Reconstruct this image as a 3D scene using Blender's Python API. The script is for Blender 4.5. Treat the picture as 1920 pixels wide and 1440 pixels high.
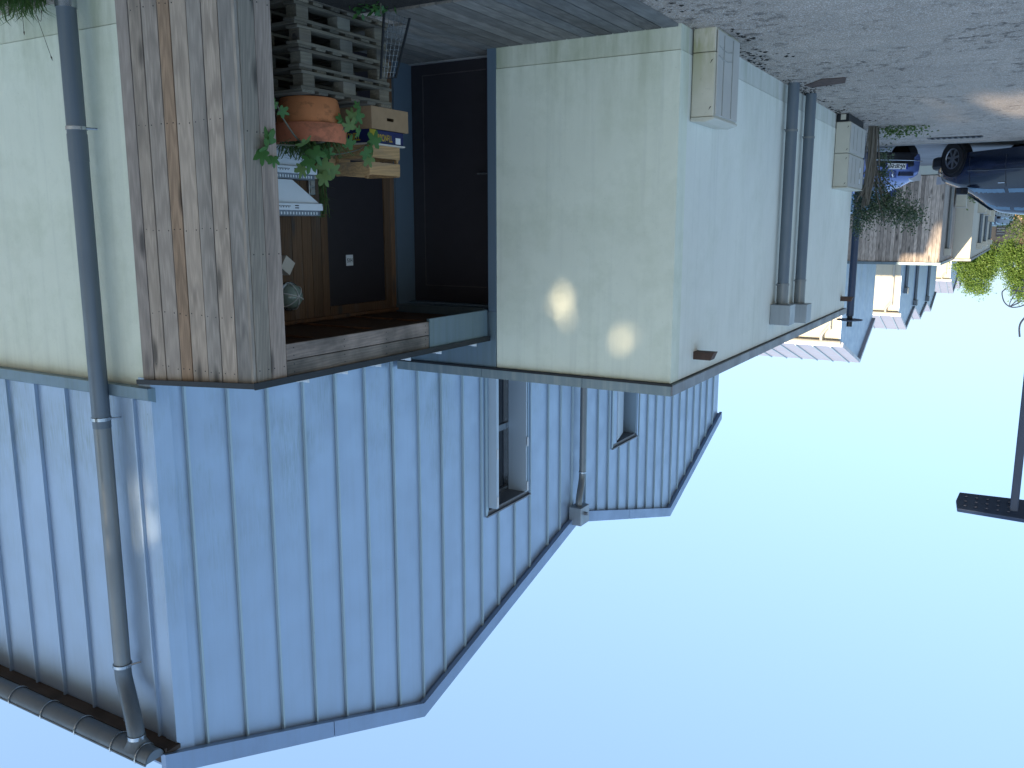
import bpy, bmesh, math, random
import numpy as np
from math import sin, cos, pi, radians, sqrt, atan2
from mathutils import Vector, Matrix

SC = bpy.context.scene
for o in list(bpy.data.objects):
    bpy.data.objects.remove(o)
COL = SC.collection
R = random.Random(7)

# ------------------------------------------------------------------ camera
PSI, TH = radians(30.3), radians(10.26)
fw = Vector((cos(TH) * sin(PSI), cos(TH) * cos(PSI), sin(TH)))
rt = Vector((cos(PSI), -sin(PSI), 0))
upv = Vector((-sin(TH) * sin(PSI), -sin(TH) * cos(PSI), cos(TH)))
cam = bpy.data.cameras.new('camera')
cam.sensor_width = 36
cam.lens = 1630 / 1920 * 36
cam.clip_start = 0.05
cam.clip_end = 3000
camo = bpy.data.objects.new('camera', cam)
COL.objects.link(camo)
m = Matrix.Identity(4)
for i in range(3):          # the photograph was taken with the phone upside down
    m[i][0] = -rt[i]; m[i][1] = -upv[i]; m[i][2] = -fw[i]
m[2][3] = 1.6
camo.matrix_world = m
SC.camera = camo
SC.view_settings.view_transform = 'Standard'
SC.view_settings.look = 'None'
SC.view_settings.gamma = 1
SC.view_settings.use_curve_mapping = False
SC.view_settings.exposure = 2.2

# ------------------------------------------------------------------ sky and sun
SUN_AZ, SUN_EL = radians(172), radians(12.5)      # azimuth from +Y towards +X
sunv = Vector((sin(SUN_AZ) * cos(SUN_EL), cos(SUN_AZ) * cos(SUN_EL), sin(SUN_EL)))
w = bpy.data.worlds.new("World"); SC.world = w; w.use_nodes = True
nt = w.node_tree
sky = nt.nodes.new('ShaderNodeTexSky'); sky.sky_type = 'NISHITA'; sky.sun_disc = False
sky.sun_elevation = SUN_EL; sky.sun_rotation = SUN_AZ
sky.air_density = 1.0; sky.dust_density = 2.2; sky.ozone_density = 2.6; sky.altitude = 50
# soften the contrast between horizon and zenith the way the phone's tone curve does, evenly over the whole dome
gam = nt.nodes.new('ShaderNodeGamma'); gam.inputs[1].default_value = 0.45
tnt = nt.nodes.new('ShaderNodeMix'); tnt.data_type = 'RGBA'; tnt.blend_type = 'MULTIPLY'; tnt.inputs[0].default_value = 1
tnt.inputs[7].default_value = (0.71, 0.87, 1.07, 1)
nt.links.new(sky.outputs[0], gam.inputs[0]); nt.links.new(gam.outputs[0], tnt.inputs[6])
nt.links.new(tnt.outputs[2], nt.nodes['Background'].inputs[0])
nt.nodes['Background'].inputs[1].default_value = 0.15
sl = bpy.data.lights.new('sun', 'SUN'); sl.energy = 2.0; sl.angle = radians(0.53); sl.color = (1, 0.80, 0.56)
so = bpy.data.objects.new('sun', sl); COL.objects.link(so)
so.rotation_euler = sunv.to_track_quat('Z', 'Y').to_euler()
so.location = (0, 0, 40)

# ------------------------------------------------------------------ materials
def srgb(r, g, b):
    return tuple(((c / 255) / 12.92 if c / 255 <= .04045 else ((c / 255 + .055) / 1.055) ** 2.4) for c in (r, g, b))

class NT:
    def __init__(s, name):
        s.m = bpy.data.materials.new(name); s.m.use_nodes = True
        s.t = s.m.node_tree; s.b = s.t.nodes['Principled BSDF']
        s.tc = s.t.nodes.new('ShaderNodeTexCoord')
    def n(s, typ, **kw):
        nd = s.t.nodes.new(typ)
        for k, v in kw.items():
            setattr(nd, k, v)
        return nd
    def l(s, a, b): s.t.links.new(a, b)
    def mapp(s, scale=(1, 1, 1), src=None, rnd=False):
        mp = s.n('ShaderNodeMapping'); mp.inputs['Scale'].default_value = scale
        s.l(src or s.tc.outputs['Object'], mp.inputs['Vector'])
        if rnd:
            oi = s.n('ShaderNodeObjectInfo'); mu = s.n('ShaderNodeVectorMath', operation='SCALE')
            cb = s.n('ShaderNodeCombineXYZ')
            for i in range(3): s.l(oi.outputs['Random'], cb.inputs[i])
            s.l(cb.outputs[0], mu.inputs[0]); mu.inputs[3].default_value = 37.0
            s.l(mu.outputs[0], mp.inputs['Location'])
        return mp.outputs[0]
    def noise(s, scale, vec=None, detail=4, rough=.6, dist=0, lo=.35, hi=.65):
        nz = s.n('ShaderNodeTexNoise'); nz.inputs['Scale'].default_value = scale
        nz.inputs['Detail'].default_value = detail; nz.inputs['Roughness'].default_value = rough
        nz.inputs['Distortion'].default_value = dist
        s.l(vec or s.tc.outputs['Object'], nz.inputs['Vector'])
        mr = s.n('ShaderNodeMapRange'); mr.inputs[1].default_value = lo; mr.inputs[2].default_value = hi
        s.l(nz.outputs[0], mr.inputs[0])
        return mr.outputs[0]
    def mix(s, fac, a, b, mode='MIX', k=1.0):
        mx = s.n('ShaderNodeMix', data_type='RGBA', blend_type=mode)
        if k != 1.0:
            mm = s.n('ShaderNodeMath', operation='MULTIPLY'); s.l(fac, mm.inputs[0]); mm.inputs[1].default_value = k; fac = mm.outputs[0]
        if isinstance(fac, (int, float)): mx.inputs[0].default_value = fac
        else: s.l(fac, mx.inputs[0])
        for sock, v in ((mx.inputs[6], a), (mx.inputs[7], b)):
            if isinstance(v, tuple): sock.default_value = (*v[:3], 1)
            else: s.l(v, sock)
        return mx.outputs[2]
    def mul(s, a, b, op='MULTIPLY'):
        mm = s.n('ShaderNodeMath', operation=op, use_clamp=True)
        for i, v in enumerate((a, b)):
            if isinstance(v, (int, float)): mm.inputs[i].default_value = v
            else: s.l(v, mm.inputs[i])
        return mm.outputs[0]
    def height(s, z0, z1, axis=2):
        sp = s.n('ShaderNodeSeparateXYZ'); s.l(s.tc.outputs['Object'], sp.inputs[0])
        mr = s.n('ShaderNodeMapRange', clamp=True); mr.inputs[1].default_value = z0; mr.inputs[2].default_value = z1
        s.l(sp.outputs[axis], mr.inputs[0]); return mr.outputs[0]
    def bump(s, h, strength, dist=.01):
        bp = s.n('ShaderNodeBump'); bp.inputs['Strength'].default_value = strength; bp.inputs['Distance'].default_value = dist
        s.l(h, bp.inputs['Height']); s.l(bp.outputs[0], s.b.inputs['Normal'])
    def fin(s, col, rough=.6, metal=0, spec=.5):
        if isinstance(col, tuple): s.b.inputs['Base Color'].default_value = (*col[:3], 1)
        else: s.l(col, s.b.inputs['Base Color'])
        if isinstance(rough, (int, float)): s.b.inputs['Roughness'].default_value = rough
        else: s.l(rough, s.b.inputs['Roughness'])
        s.b.inputs['Metallic'].default_value = metal
        s.b.inputs['Specular IOR Level'].default_value = spec
        return s.m

def simple(name, col, rough=.6, metal=0, var=.25, scale=8, bump=0, bscale=60, spec=.4):
    t = NT(name)
    dark = tuple(c * (1 - var) for c in col)
    c = t.mix(t.noise(scale), dark, col)
    if bump: t.bump(t.noise(bscale), bump)
    return t.fin(c, rough, metal, spec)

def stucco(name, base, algae=.5, side=False):
    t = NT(name)
    big = t.noise(.9, detail=5, lo=.3, hi=.7)
    c = t.mix(big, tuple(b * .9 for b in base), base)
    fine = t.noise(170, detail=3, lo=.25, hi=.75)
    c = t.mix(fine, c, (.9, .9, .9), 'MULTIPLY', .35)
    # algae: vertical runs rising from the plinth, greener near corners
    runs = t.noise(1, t.mapp((5, 5, .7)), detail=6, lo=.42, hi=.68)
    low = t.height(1.4, .1)
    c = t.mix(t.mul(runs, t.mul(low, low)), c, (.26, .30, .15), k=algae * .8)
    blot = t.noise(1.7, detail=8, rough=.7, lo=.47, hi=.75)
    c = t.mix(blot, c, (.34, .40, .25), k=algae * .55)
    top = t.mul(t.noise(1, t.mapp((9, 9, .35)), detail=6, lo=.5, hi=.72), t.height(1.9, 2.92))
    c = t.mix(top, c, (.40, .43, .36), k=algae * .55)
    specks = t.noise(38, detail=6, rough=.75, lo=.62, hi=.75)
    c = t.mix(specks, c, (.16, .19, .14), k=.5)
    c = t.mix(t.mul(t.noise(1, t.mapp((11, 11, .5)), lo=.55, hi=.85), .22), c, (.34, .38, .33))
    t.bump(t.noise(140, detail=5, lo=.2, hi=.8), .35, .004)
    return t.fin(c, .9, 0, .2)

M = {}
M['stucco'] = stucco('stucco', (.80, .84, .70), .6)
M['stucco_plinth'] = stucco('stucco_plinth', (.70, .73, .60), .8)
M['stucco_side'] = stucco('stucco_side', (.82, .84, .76), .35)
M['stucco_side_plinth'] = stucco('stucco_side_plinth', (.68, .69, .64), .5)
M['stucco_far'] = stucco('stucco_far', (.62, .59, .50), .1)
M['stucco_far_shade'] = stucco('stucco_far_shaded', (.56, .60, .56), .1)  # cooler copy of the far stucco, with shade put into its colour

def metal(name, base, rough=.45, met=.5, streak=.0, streakcol=(.2, .24, .2), grime=0.0, lowz=None):
    t = NT(name)
    c = t.mix(t.noise(.7, detail=3, lo=.3, hi=.7), tuple(b * .93 for b in base), base)
    if streak:
        c = t.mix(t.noise(1, t.mapp((22, 22, .8)), detail=6, lo=.45, hi=.75), c, streakcol, k=streak)
    if grime:
        g = t.mul(t.noise(1, t.mapp((1.2, 1.2, .8)), detail=5, rough=.65, lo=.44, hi=.62), t.noise(1, t.mapp((60, 60, 5)), detail=6, lo=.35, hi=.75))
        if lowz: g = t.mul(g, t.height(*lowz))
        c = t.mix(g, c, (.20, .26, .23), k=grime)
        sp = t.noise(1, t.mapp((50, 50, 16)), detail=3, lo=.74, hi=.79)
        c = t.mix(sp, c, (.05, .06, .06), k=.8)
    r = t.n('ShaderNodeMapRange'); r.inputs[3].default_value = rough - .07; r.inputs[4].default_value = rough + .1
    t.l(t.noise(3, detail=4), r.inputs[0])
    t.bump(t.noise(1, t.mapp((2.4, 2.4, .7)), detail=1, lo=.2, hi=.8), .12, .01)
    return t.fin(c, r.outputs[0], met, .5)

M['clad'] = metal('cladding_metal', (.38, .495, .64), .40, .32, .10, (.25, .3, .3), .7, (5.2, 3.2))
M['clad_seam'] = metal('seam_metal', (.42, .54, .60), .45, .2, .2, (.2, .26, .2), .2)
M['clad_light'] = M['clad']
M['verge'] = metal('verge_metal', (.27, .36, .50), .42, .45, .12)
M['zinc'] = metal('zinc_coping', (.22, .28, .30), .5, .5, .6, (.36, .40, .38), .2)
M['zinc_side'] = metal('zinc_side', (.20, .21, .23), .5, .5, .4, (.3, .3, .27), .1)
M['hopper'] = metal('hopper_zinc', (.32, .36, .39), .45, .5, .4, (.22, .24, .24), .1)
M['zinc_blue'] = metal('zinc_blue', (.17, .24, .29), .4, .5, .4, (.10, .15, .14), .4)
M['pipe'] = metal('pipe_metal', (.13, .165, .20), .45, .35, .25, (.22, .23, .21), .1)
M['pipe_worn'] = metal('pipe_worn', (.20, .22, .23), .42, .45, .4, (.30, .28, .22), .1)
M['galv'] = simple('galvanised', (.45, .50, .54), .25, .85, .15)
M['black_metal'] = simple('black_metal', (.02, .025, .03), .45, .3)
M['frame_blue'] = metal('frame_blue', (.15, .215, .275), .4, .3, .1)
M['lacquer_dark'] = simple('door_dark', (.032, .029, .034), .35, 0, .1)
M['door_line'] = simple('door_line', (.09, .08, .08), .4)
M['white_paint'] = simple('white_paint', (.68, .72, .74), .35, 0, .06)
M['lamp_steel'] = simple('lamp_steel', (.035, .055, .10), .4, 0, .1)
M['soffit_wood'] = simple('soffit_wood', (.08, .055, .04), .7, 0, .5, 3)
M['cab'] = simple('cabinet_plastic', (.55, .53, .44), .5, 0, .06, 5)

def cabinet_mat():
    t = NT('cabinet_weathered')
    c = t.mix(t.noise(3, detail=4), (.54, .51, .41), (.60, .57, .47))
    al = t.mul(t.noise(1, t.mapp((9, 9, 2.2)), detail=7, lo=.4, hi=.62), t.height(.62, .0))
    c = t.mix(al, c, (.27, .27, .10), k=.85)
    dk = t.noise(26, detail=7, rough=.75, lo=.63, hi=.72)
    c = t.mix(dk, c, (.12, .12, .09), k=.45)
    return t.fin(c, .5, 0, .4)
M['cab_dirty'] = cabinet_mat()
M['cab_line'] = simple('cabinet_line', (.40, .40, .36), .5)
M['cab_front'] = simple('cabinet_front', (.50, .49, .45), .5, 0, .08, 3)

def wood(name, axis=2, c1=(.44, .385, .33), c2=(.25, .215, .18), tint=True, dark=(.07, .065, .06), rough=.75, knots=True, damp=.0):
    t = NT(name)
    sc = [55, 55, 55]; sc[axis] = 1.3
    g = t.noise(1, t.mapp(tuple(sc), rnd=True), detail=8, rough=.75, dist=.8, lo=.34, hi=.64)
    sc2 = [9, 9, 9]; sc2[axis] = .9
    wv = t.n('ShaderNodeTexWave', wave_type='RINGS'); wv.inputs['Scale'].default_value = 1.7
    wv.inputs['Distortion'].default_value = 9; wv.inputs['Detail'].default_value = 3; wv.inputs['Detail Scale'].default_value = 1.2
    t.l(t.mapp(tuple(sc2), rnd=True), wv.inputs['Vector'])
    c = t.mix(g, c2, c1)
    c = t.mix(wv.outputs[1], c, tuple(x * .5 for x in c1), k=.7)
    sc3 = [3, 3, 3]; sc3[axis] = .35
    big = t.noise(1, t.mapp(tuple(sc3), rnd=True), detail=3, lo=.35, hi=.65)
    c = t.mix(big, c, tuple(x * 1.25 for x in c1), k=.4)
    sc5 = [5, 5, 5]; sc5[axis] = .8
    gs = t.noise(1, t.mapp(tuple(sc5), rnd=True), detail=5, rough=.65, lo=.50, hi=.68)
    c = t.mix(gs, c, (.15, .137, .122), k=.6)
    if knots:
        vo = t.n('ShaderNodeTexVoronoi', feature='F1'); vo.inputs['Scale'].default_value = 1
        sc4 = [6, 6, 6]; sc4[axis] = 1.7
        t.l(t.mapp(tuple(sc4), rnd=True), vo.inputs['Vector'])
        kr = t.n('ShaderNodeMapRange'); kr.inputs[1].default_value = .24; kr.inputs[2].default_value = .10
        t.l(vo.outputs['Distance'], kr.inputs[0])
        c = t.mix(kr.outputs[0], c, dark, k=.8)
    if damp:
        c = t.mix(t.mul(t.noise(2.2, detail=5, lo=.42, hi=.7), 1.0), c, (.05, .055, .05), k=damp)
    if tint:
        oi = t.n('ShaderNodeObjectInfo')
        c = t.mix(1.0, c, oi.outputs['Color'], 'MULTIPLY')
    t.bump(g, .35, .003)
    return t.fin(c, rough, 0, .3)
M['board'] = wood('weathered_board')
M['board_h'] = wood('weathered_board_horizontal', 1, damp=.75)
M['board_far'] = wood('weathered_board_far', 2, (.50, .44, .39), (.33, .28, .25))
M['deck'] = wood('deck_board', 1, (.25, .24, .215), (.145, .138, .125), damp=.3, knots=False)
M['inner'] = wood('inner_board', 2, (.21, .125, .07), (.13, .07, .04))
M['pallet'] = wood('pallet_wood', 0, (.21, .185, .135), (.10, .088, .065), damp=.55)
M['pallet_y'] = wood('pallet_wood_long', 1, (.21, .185, .135), (.10, .088, .065), damp=.55)
M['crate'] = wood('crate_wood', 1, (.52, .32, .15), (.42, .25, .11), knots=False)
M['log'] = wood('log_bark', 2, (.17, .155, .125), (.08, .07, .055))
M['card'] = simple('cardboard', (.36, .235, .13), .85, 0, .12, 12)
M['paper'] = simple('paper', (.62, .58, .50), .8, 0, .1)
M['navy'] = simple('navy_print', (.012, .02, .10), .5, 0, .2, 20)
M['gold'] = simple('gold_print', (.50, .33, .04), .5)
M['yellow'] = simple('yellow_print', (.50, .42, .03), .5)
M['ink'] = simple('ink', (.03, .03, .035), .6)
M['plate_white'] = simple('plate_white', (.78, .78, .76), .4, 0, .03)
M['plate_blue'] = simple('plate_blue', (.02, .04, .35), .4)

def terracotta(name, base):
    t = NT(name)
    c = t.mix(t.noise(5, detail=5), tuple(b * .85 for b in base), base)
    c = t.mix(t.noise(1, t.mapp((7, 7, 12)), detail=7, lo=.52, hi=.66), c, (.16, .07, .035), k=.7)
    c = t.mix(t.noise(14, detail=6, lo=.64, hi=.74), c, (.55, .42, .33), k=.5)
    t.bump(t.noise(90), .15, .003)
    return t.fin(c, .75, 0, .3)
M['terra'] = terracotta('terracotta', (.66, .25, .10))
M['terra_red'] = terracotta('terracotta_rim', (.58, .19, .095))

def leafm(name, base, base2, trans=.25, rough=.5):
    t = NT(name)
    gi = t.n('ShaderNodeNewGeometry')
    c = t.mix(gi.outputs['Random Per Island'], base, base2)
    t.fin(c, rough, 0, .35)
    tr = t.n('ShaderNodeBsdfTranslucent'); ms = t.n('ShaderNodeMixShader'); ms.inputs[0].default_value = trans
    t.l(c, tr.inputs[0]); t.l(t.b.outputs[0], ms.inputs[1]); t.l(tr.outputs[0], ms.inputs[2])
    t.l(ms.outputs[0], t.t.nodes['Material Output'].inputs[0])
    return t.m
M['fig'] = leafm('fig_leaf', (.035, .115, .04), (.085, .21, .055), .3)
M['fig_pale'] = leafm('fig_leaf_pale', (.10, .20, .06), (.17, .26, .08), .35)
M['grass'] = leafm('grass_leaf', (.05, .12, .03), (.11, .17, .05), .3)
M['bush'] = leafm('bush_leaf', (.035, .07, .03), (.11, .15, .085), .2, .35)
M['tree_lit'] = leafm('tree_leaf_light', (.13, .24, .05), (.24, .36, .09), .5)
M['tree_dark'] = leafm('tree_leaf_dark', (.10, .16, .05), (.18, .26, .08), .5)
M['bark'] = simple('bark', (.13, .10, .075), .9, 0, .4, 6, .5, 20)
M['twig'] = simple('twig', (.25, .22, .24), .8)
M['stem'] = simple('stem', (.13, .13, .09), .7)

def asphalt():
    t = NT('gravelly_asphalt')
    st = t.n('ShaderNodeTexVoronoi', feature='F1'); st.inputs['Scale'].default_value = 140
    t.l(t.tc.outputs['Object'], st.inputs['Vector'])
    hs = t.n('ShaderNodeSeparateColor'); t.l(st.outputs['Color'], hs.inputs[0])
    c = t.mix(hs.outputs[0], (.34, .28, .225), (.60, .505, .415))
    brightst = t.n('ShaderNodeMapRange'); brightst.inputs[1].default_value = .86; brightst.inputs[2].default_value = .95
    t.l(hs.outputs[1], brightst.inputs[0])
    c = t.mix(brightst.outputs[0], c, (.85, .82, .76))
    c = t.mix(t.noise(.55, detail=4, lo=.3, hi=.7), c, (.62, .62, .63), 'MULTIPLY', .5)
    c = t.mix(t.noise(2.3, detail=5, lo=.4, hi=.7), c, (.30, .27, .23), k=.4)
    # worn holes in the binder: fractured dark patches
    hole_n = t.noise(7.5, t.mapp((1, .8, 1)), detail=9, rough=.78, lo=.53, hi=.61)
    near = t.mul(t.height(1.3, 2.3, 0), t.noise(1.6, detail=4, lo=.38, hi=.5))
    area = t.mul(t.noise(.9, detail=3, lo=.46, hi=.60), near, 'ADD')
    holes = t.mul(hole_n, area)
    c = t.mix(holes, c, (.08, .073, .066), k=.75)
    cr = t.mul(t.noise(22, detail=6, rough=.8, lo=.64, hi=.68), 1.0)
    c = t.mix(cr, c, (.05, .05, .045), k=.7)
    ad = t.n('ShaderNodeMath', operation='SUBTRACT'); t.l(st.outputs['Distance'], ad.inputs[1]); ad.inputs[0].default_value = 1
    sb = t.mul(ad.outputs[0], .7); 
    s2 = t.n('ShaderNodeMath', operation='SUBTRACT'); t.l(sb, s2.inputs[0]); t.l(holes, s2.inputs[1])
    t.bump(s2.outputs[0], .8, .012)
    return t.fin(c, .88, 0, .3)
M['asphalt'] = asphalt()
M['paving'] = simple('far_paving', (.23, .23, .235), .85, 0, .2, 1.5, .3, 60)
M['kerb'] = simple('kerb_concrete', (.34, .34, .33), .85, 0, .2, 3, .2)
M['field'] = simple('field', (.10, .12, .05), .95, 0, .4, .3)
M['soil'] = simple('soil', (.03, .027, .022), .95, 0, .5, 9, .6, 50)
M['rust'] = simple('rusty_plate', (.10, .06, .045), .8, 0, .35, 12, .2)
M['rubber'] = simple('rubber', (.012, .012, .014), .8, 0, .2)
M['glass_dark'] = simple('glass_dark', (.010, .014, .022), .06, 0, .05, spec=.8)
M['glass_blue'] = simple('glass_blue', (.10, .21, .32), .08, 0, .1, spec=.9)
M['alloy'] = simple('alloy', (.32, .34, .37), .3, .8, .1)
M['lamp_lens'] = simple('lamp_lens', (.55, .56, .58), .15, 0, .1, spec=.8)
M['amber'] = simple('amber_lens', (.55, .30, .10), .2)
def paint(name, c, met=.3):
    t = NT(name); t.fin(c, .22, met, .5); t.b.inputs['Coat Weight'].default_value = .4; t.b.inputs['Coat Roughness'].default_value = .05
    return t.m
M['car_blue'] = paint('car_paint_blue', (.11, .16, .38))
M['car_navy'] = paint('car_paint_navy', (.006, .012, .03), 0)
M['trim_black'] = simple('trim_black', (.015, .016, .02), .5)
M['chrome'] = simple('chrome', (.75, .76, .78), .12, .9, .05)
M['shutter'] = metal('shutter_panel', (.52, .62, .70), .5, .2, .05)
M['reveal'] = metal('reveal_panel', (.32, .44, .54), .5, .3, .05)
M['roof_far'] = metal('far_roof', (.52, .51, .55), .4, .35, .05)
M['hood_white'] = simple('enamel_white', (.74, .80, .84), .25, 0, .05)
M['grille'] = simple('filter_grille', (.22, .27, .33), .4, .5, .3, 60)
M['led'] = simple('led_glass', (.09, .10, .14), .25, 0, .1)
M['lamp_glass'] = simple('lamp_glass', (.30, .40, .36), .15, 0, .2, spec=.8)
M['brick_far'] = simple('far_wall_pink', (.50, .36, .26), .9, 0, .1)
M['slate'] = simple('far_slate', (.20, .17, .17), .8, 0, .3)

# ------------------------------------------------------------------ object helpers
ORG = {}
def thing(name, label, cat, loc=(0, 0, 0), group=None):
    o = bpy.data.objects.new(name, None); COL.objects.link(o); o.location = loc; o.empty_display_size = .2
    o['label'] = label; o['category'] = cat
    if group: o['group'] = group
    ORG[o.name] = Vector(loc); return o
def tag(o, label, cat, group=None):
    o['label'] = label; o['category'] = cat
    if group: o['group'] = group
    return o
def org(p):
    while p is not None:
        if p.name in ORG: return ORG[p.name]
        p = p.parent
    return Vector((0, 0, 0))

class MB:
    def __init__(s): s.v = []; s.f = []; s.mi = []; s.cur = 0
    def add(s, vs, fs):
        b = len(s.v); s.v += [tuple(v) for v in vs]; s.f += [tuple(b + i for i in f) for f in fs]; s.mi += [s.cur] * len(fs); return s
    def mat(s, i): s.cur = i; return s
    def box(s, x0, x1, y0, y1, z0, z1, T=None):
        vs = [Vector((x, y, z)) for z in (z0, z1) for y in (y0, y1) for x in (x0, x1)]
        if T is not None: vs = [T @ v for v in vs]
        return s.add(vs, [(0, 2, 3, 1), (4, 5, 7, 6), (0, 1, 5, 4), (2, 6, 7, 3), (0, 4, 6, 2), (1, 3, 7, 5)])
    def prism(s, poly, axis, a0, a1, T=None):
        """poly in the two other axes (cyclic order), extruded along axis"""
        def P(p, a):
            if axis == 0: v = Vector((a, p[0], p[1]))
            elif axis == 1: v = Vector((p[0], a, p[1]))
            else: v = Vector((p[0], p[1], a))
            return T @ v if T is not None else v
        n = len(poly)
        return s.add([P(p, a0) for p in poly] + [P(p, a1) for p in poly],
                     [tuple(range(n))[::-1], tuple(range(n, 2 * n))] + [(i, (i + 1) % n, n + (i + 1) % n, n + i) for i in range(n)])
    def tube(s, pts, r, seg=12, cap=True):
        pts = [Vector(p) for p in pts]; n = len(pts)
        rs = r if isinstance(r, (list, tuple)) else [r] * n
        t0 = (pts[1] - pts[0]).normalized()
        a = Vector((0, 0, 1)) if abs(t0.z) < .9 else Vector((1, 0, 0))
        u = t0.cross(a).normalized(); vs = []
        for i in range(n):
            t = (pts[min(i + 1, n - 1)] - pts[max(i - 1, 0)]).normalized()
            u = (u - t * u.dot(t)).normalized(); w_ = t.cross(u)
            vs += [pts[i] + (u * cos(2 * pi * k / seg) + w_ * sin(2 * pi * k / seg)) * rs[i] for k in range(seg)]
        fs = [(i * seg + k, i * seg + (k + 1) % seg, (i + 1) * seg + (k + 1) % seg, (i + 1) * seg + k) for i in range(n - 1) for k in range(seg)]
        if cap: fs += [tuple(range(seg))[::-1], tuple((n - 1) * seg + k for k in range(seg))]
        return s.add(vs, fs)
    def lathe(s, prof, c, seg=32, axis='z'):
        vs = []; n = len(prof)
        for (r, h) in prof:
            for k in range(seg):
                a = 2 * pi * k / seg
                if axis == 'z': vs.append((c[0] + r * cos(a), c[1] + r * sin(a), c[2] + h))
                elif axis == 'y': vs.append((c[0] + r * cos(a), c[1] + h, c[2] + r * sin(a)))
                else: vs.append((c[0] + h, c[1] + r * cos(a), c[2] + r * sin(a)))
        return s.add(vs, [(i * seg + k, i * seg + (k + 1) % seg, (i + 1) * seg + (k + 1) % seg, (i + 1) * seg + k) for i in range(n - 1) for k in range(seg)])
    def build(s, name, mat, parent=None, smooth=False, bevel=0, color=None, label=None, kind=None):
        og = org(parent)
        me = bpy.data.meshes.new(name)
        me.from_pydata([(v[0] - og.x, v[1] - og.y, v[2] - og.z) for v in s.v], [], s.f)
        mats = mat if isinstance(mat, (list, tuple)) else [mat]
        for mm in mats: me.materials.append(M[mm] if isinstance(mm, str) else mm)
        if len(mats) > 1: me.polygons.foreach_set('material_index', s.mi)
        bm = bmesh.new(); bm.from_mesh(me); bmesh.ops.recalc_face_normals(bm, faces=bm.faces); bm.to_mesh(me); bm.free()
        if smooth:
            me.polygons.foreach_set('use_smooth', [True] * len(me.polygons))
        o = bpy.data.objects.new(name, me); COL.objects.link(o)
        if smooth:
            try: me.set_sharp_from_angle(angle=radians(40))
            except Exception: pass
        if parent: o.parent = parent
        if bevel:
            b = o.modifiers.new('bevel', 'BEVEL'); b.width = bevel; b.segments = 2; b.limit_method = 'ANGLE'; b.angle_limit = radians(40)
        if color: o.color = (*color, 1)
        if label: o['label'] = label
        if kind: o['kind'] = kind
        return o

def box(name, mat, parent, x0, x1, y0, y1, z0, z1, **kw):
    return MB().box(x0, x1, y0, y1, z0, z1).build(name, mat, parent, **kw)

def text(name, body, size, mat, parent, loc, xdir, ydir, font_scale_x=1.0, bold=0.0, depth=.0008, align='LEFT'):
    cu = bpy.data.curves.new('t', 'FONT'); cu.body = body; cu.size = size; cu.extrude = depth; cu.offset = bold; cu.align_x = align
    to = bpy.data.objects.new('t', cu); COL.objects.link(to)
    dg = bpy.context.evaluated_depsgraph_get(); dg.update()
    me = bpy.data.meshes.new_from_object(to.evaluated_get(dg))
    bpy.data.objects.remove(to)
    x = Vector(xdir).normalized(); y = Vector(ydir).normalized(); z = x.cross(y)
    loc = Vector(loc) - org(parent)
    for v in me.vertices:
        c = v.co.copy(); v.co = loc + x * c.x * font_scale_x + y * c.y + z * c.z
    me.materials.clear(); me.materials.append(M[mat])
    o = bpy.data.objects.new(name, me); COL.objects.link(o); o.parent = parent
    return o

def spline(pts, n=8):
    pts = [Vector(p) for p in pts]; out = []
    P = [pts[0]] + pts + [pts[-1]]
    for i in range(1, len(P) - 2):
        for k in range(n):
            t = k / n; a, b, c, d = P[i - 1], P[i], P[i + 1], P[i + 2]
            out.append(.5 * ((2 * b) + (c - a) * t + (2 * a - 5 * b + 4 * c - d) * t * t + (3 * b - a - 3 * c + d) * t ** 3))
    out.append(pts[-1]); return out

def tint(lo=.75, hi=1.2, warm=.04):
    b = R.uniform(lo, hi); wv = R.uniform(-warm, warm)
    return (b * (1 + wv), b, b * (1 - wv))

# ================================================================== GROUND
def struct(o): o['kind'] = 'structure'; return o
struct(MB().box(-700, 700, -300, 1200, -.6, -.125).build('terrain', 'field'))
g = MB()
g.prism([(-60, -70), (60, -70), (60, 19.62), (-3, 19.40), (-60, 17.5)], 2, -.118, 0)
struct(g.build('road', 'asphalt'))
g = MB(); g.prism([(-60, 17.51), (-3, 19.41), (60, 19.63), (60, 27.8), (-60, 27.8)], 2, -.118, -.10)
struct(g.build('pavement', 'paving'))
struct(MB().box(-14, 1.5, 27.81, 200, -.118, -.098).build('path', 'paving'))
g = MB()
g.prism([(-40, 18.0), (-3, 19.24), (20, 19.40), (20, 19.52), (-3, 19.36), (-40, 18.12)], 2, -.1, .012)
struct(g.build('kerb', 'kerb'))
# soil strip beside the porch
struct(MB().box(2.9, 5.49, 1.0, 5.47, -.05, .006).build('flower_bed', 'soil'))
# small metal cover and drain in the road
cv = MB(); cv.prism([(2.37, 10.72), (2.10, 10.35), (1.85, 10.37), (1.93, 10.75), (2.30, 10.90)], 2, .002, .007)
tag(cv.build('cover_plate', 'rust'), 'rusty brown flat cover plate in the asphalt by the twin downpipes', 'drain cover')
gr = thing('road_grating', 'dark slotted road gully grating just before the far kerb line', 'drain cover', (1.15, 18.3, 0))
MB().box(.85, 1.75, 18.05, 18.35, .002, .010).build('frame', 'black_metal', gr)
for i in range(9):
    box('slat', 'rubber', gr, .88 + i * .095, .93 + i * .095, 18.08, 18.32, .011, .016)

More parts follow.
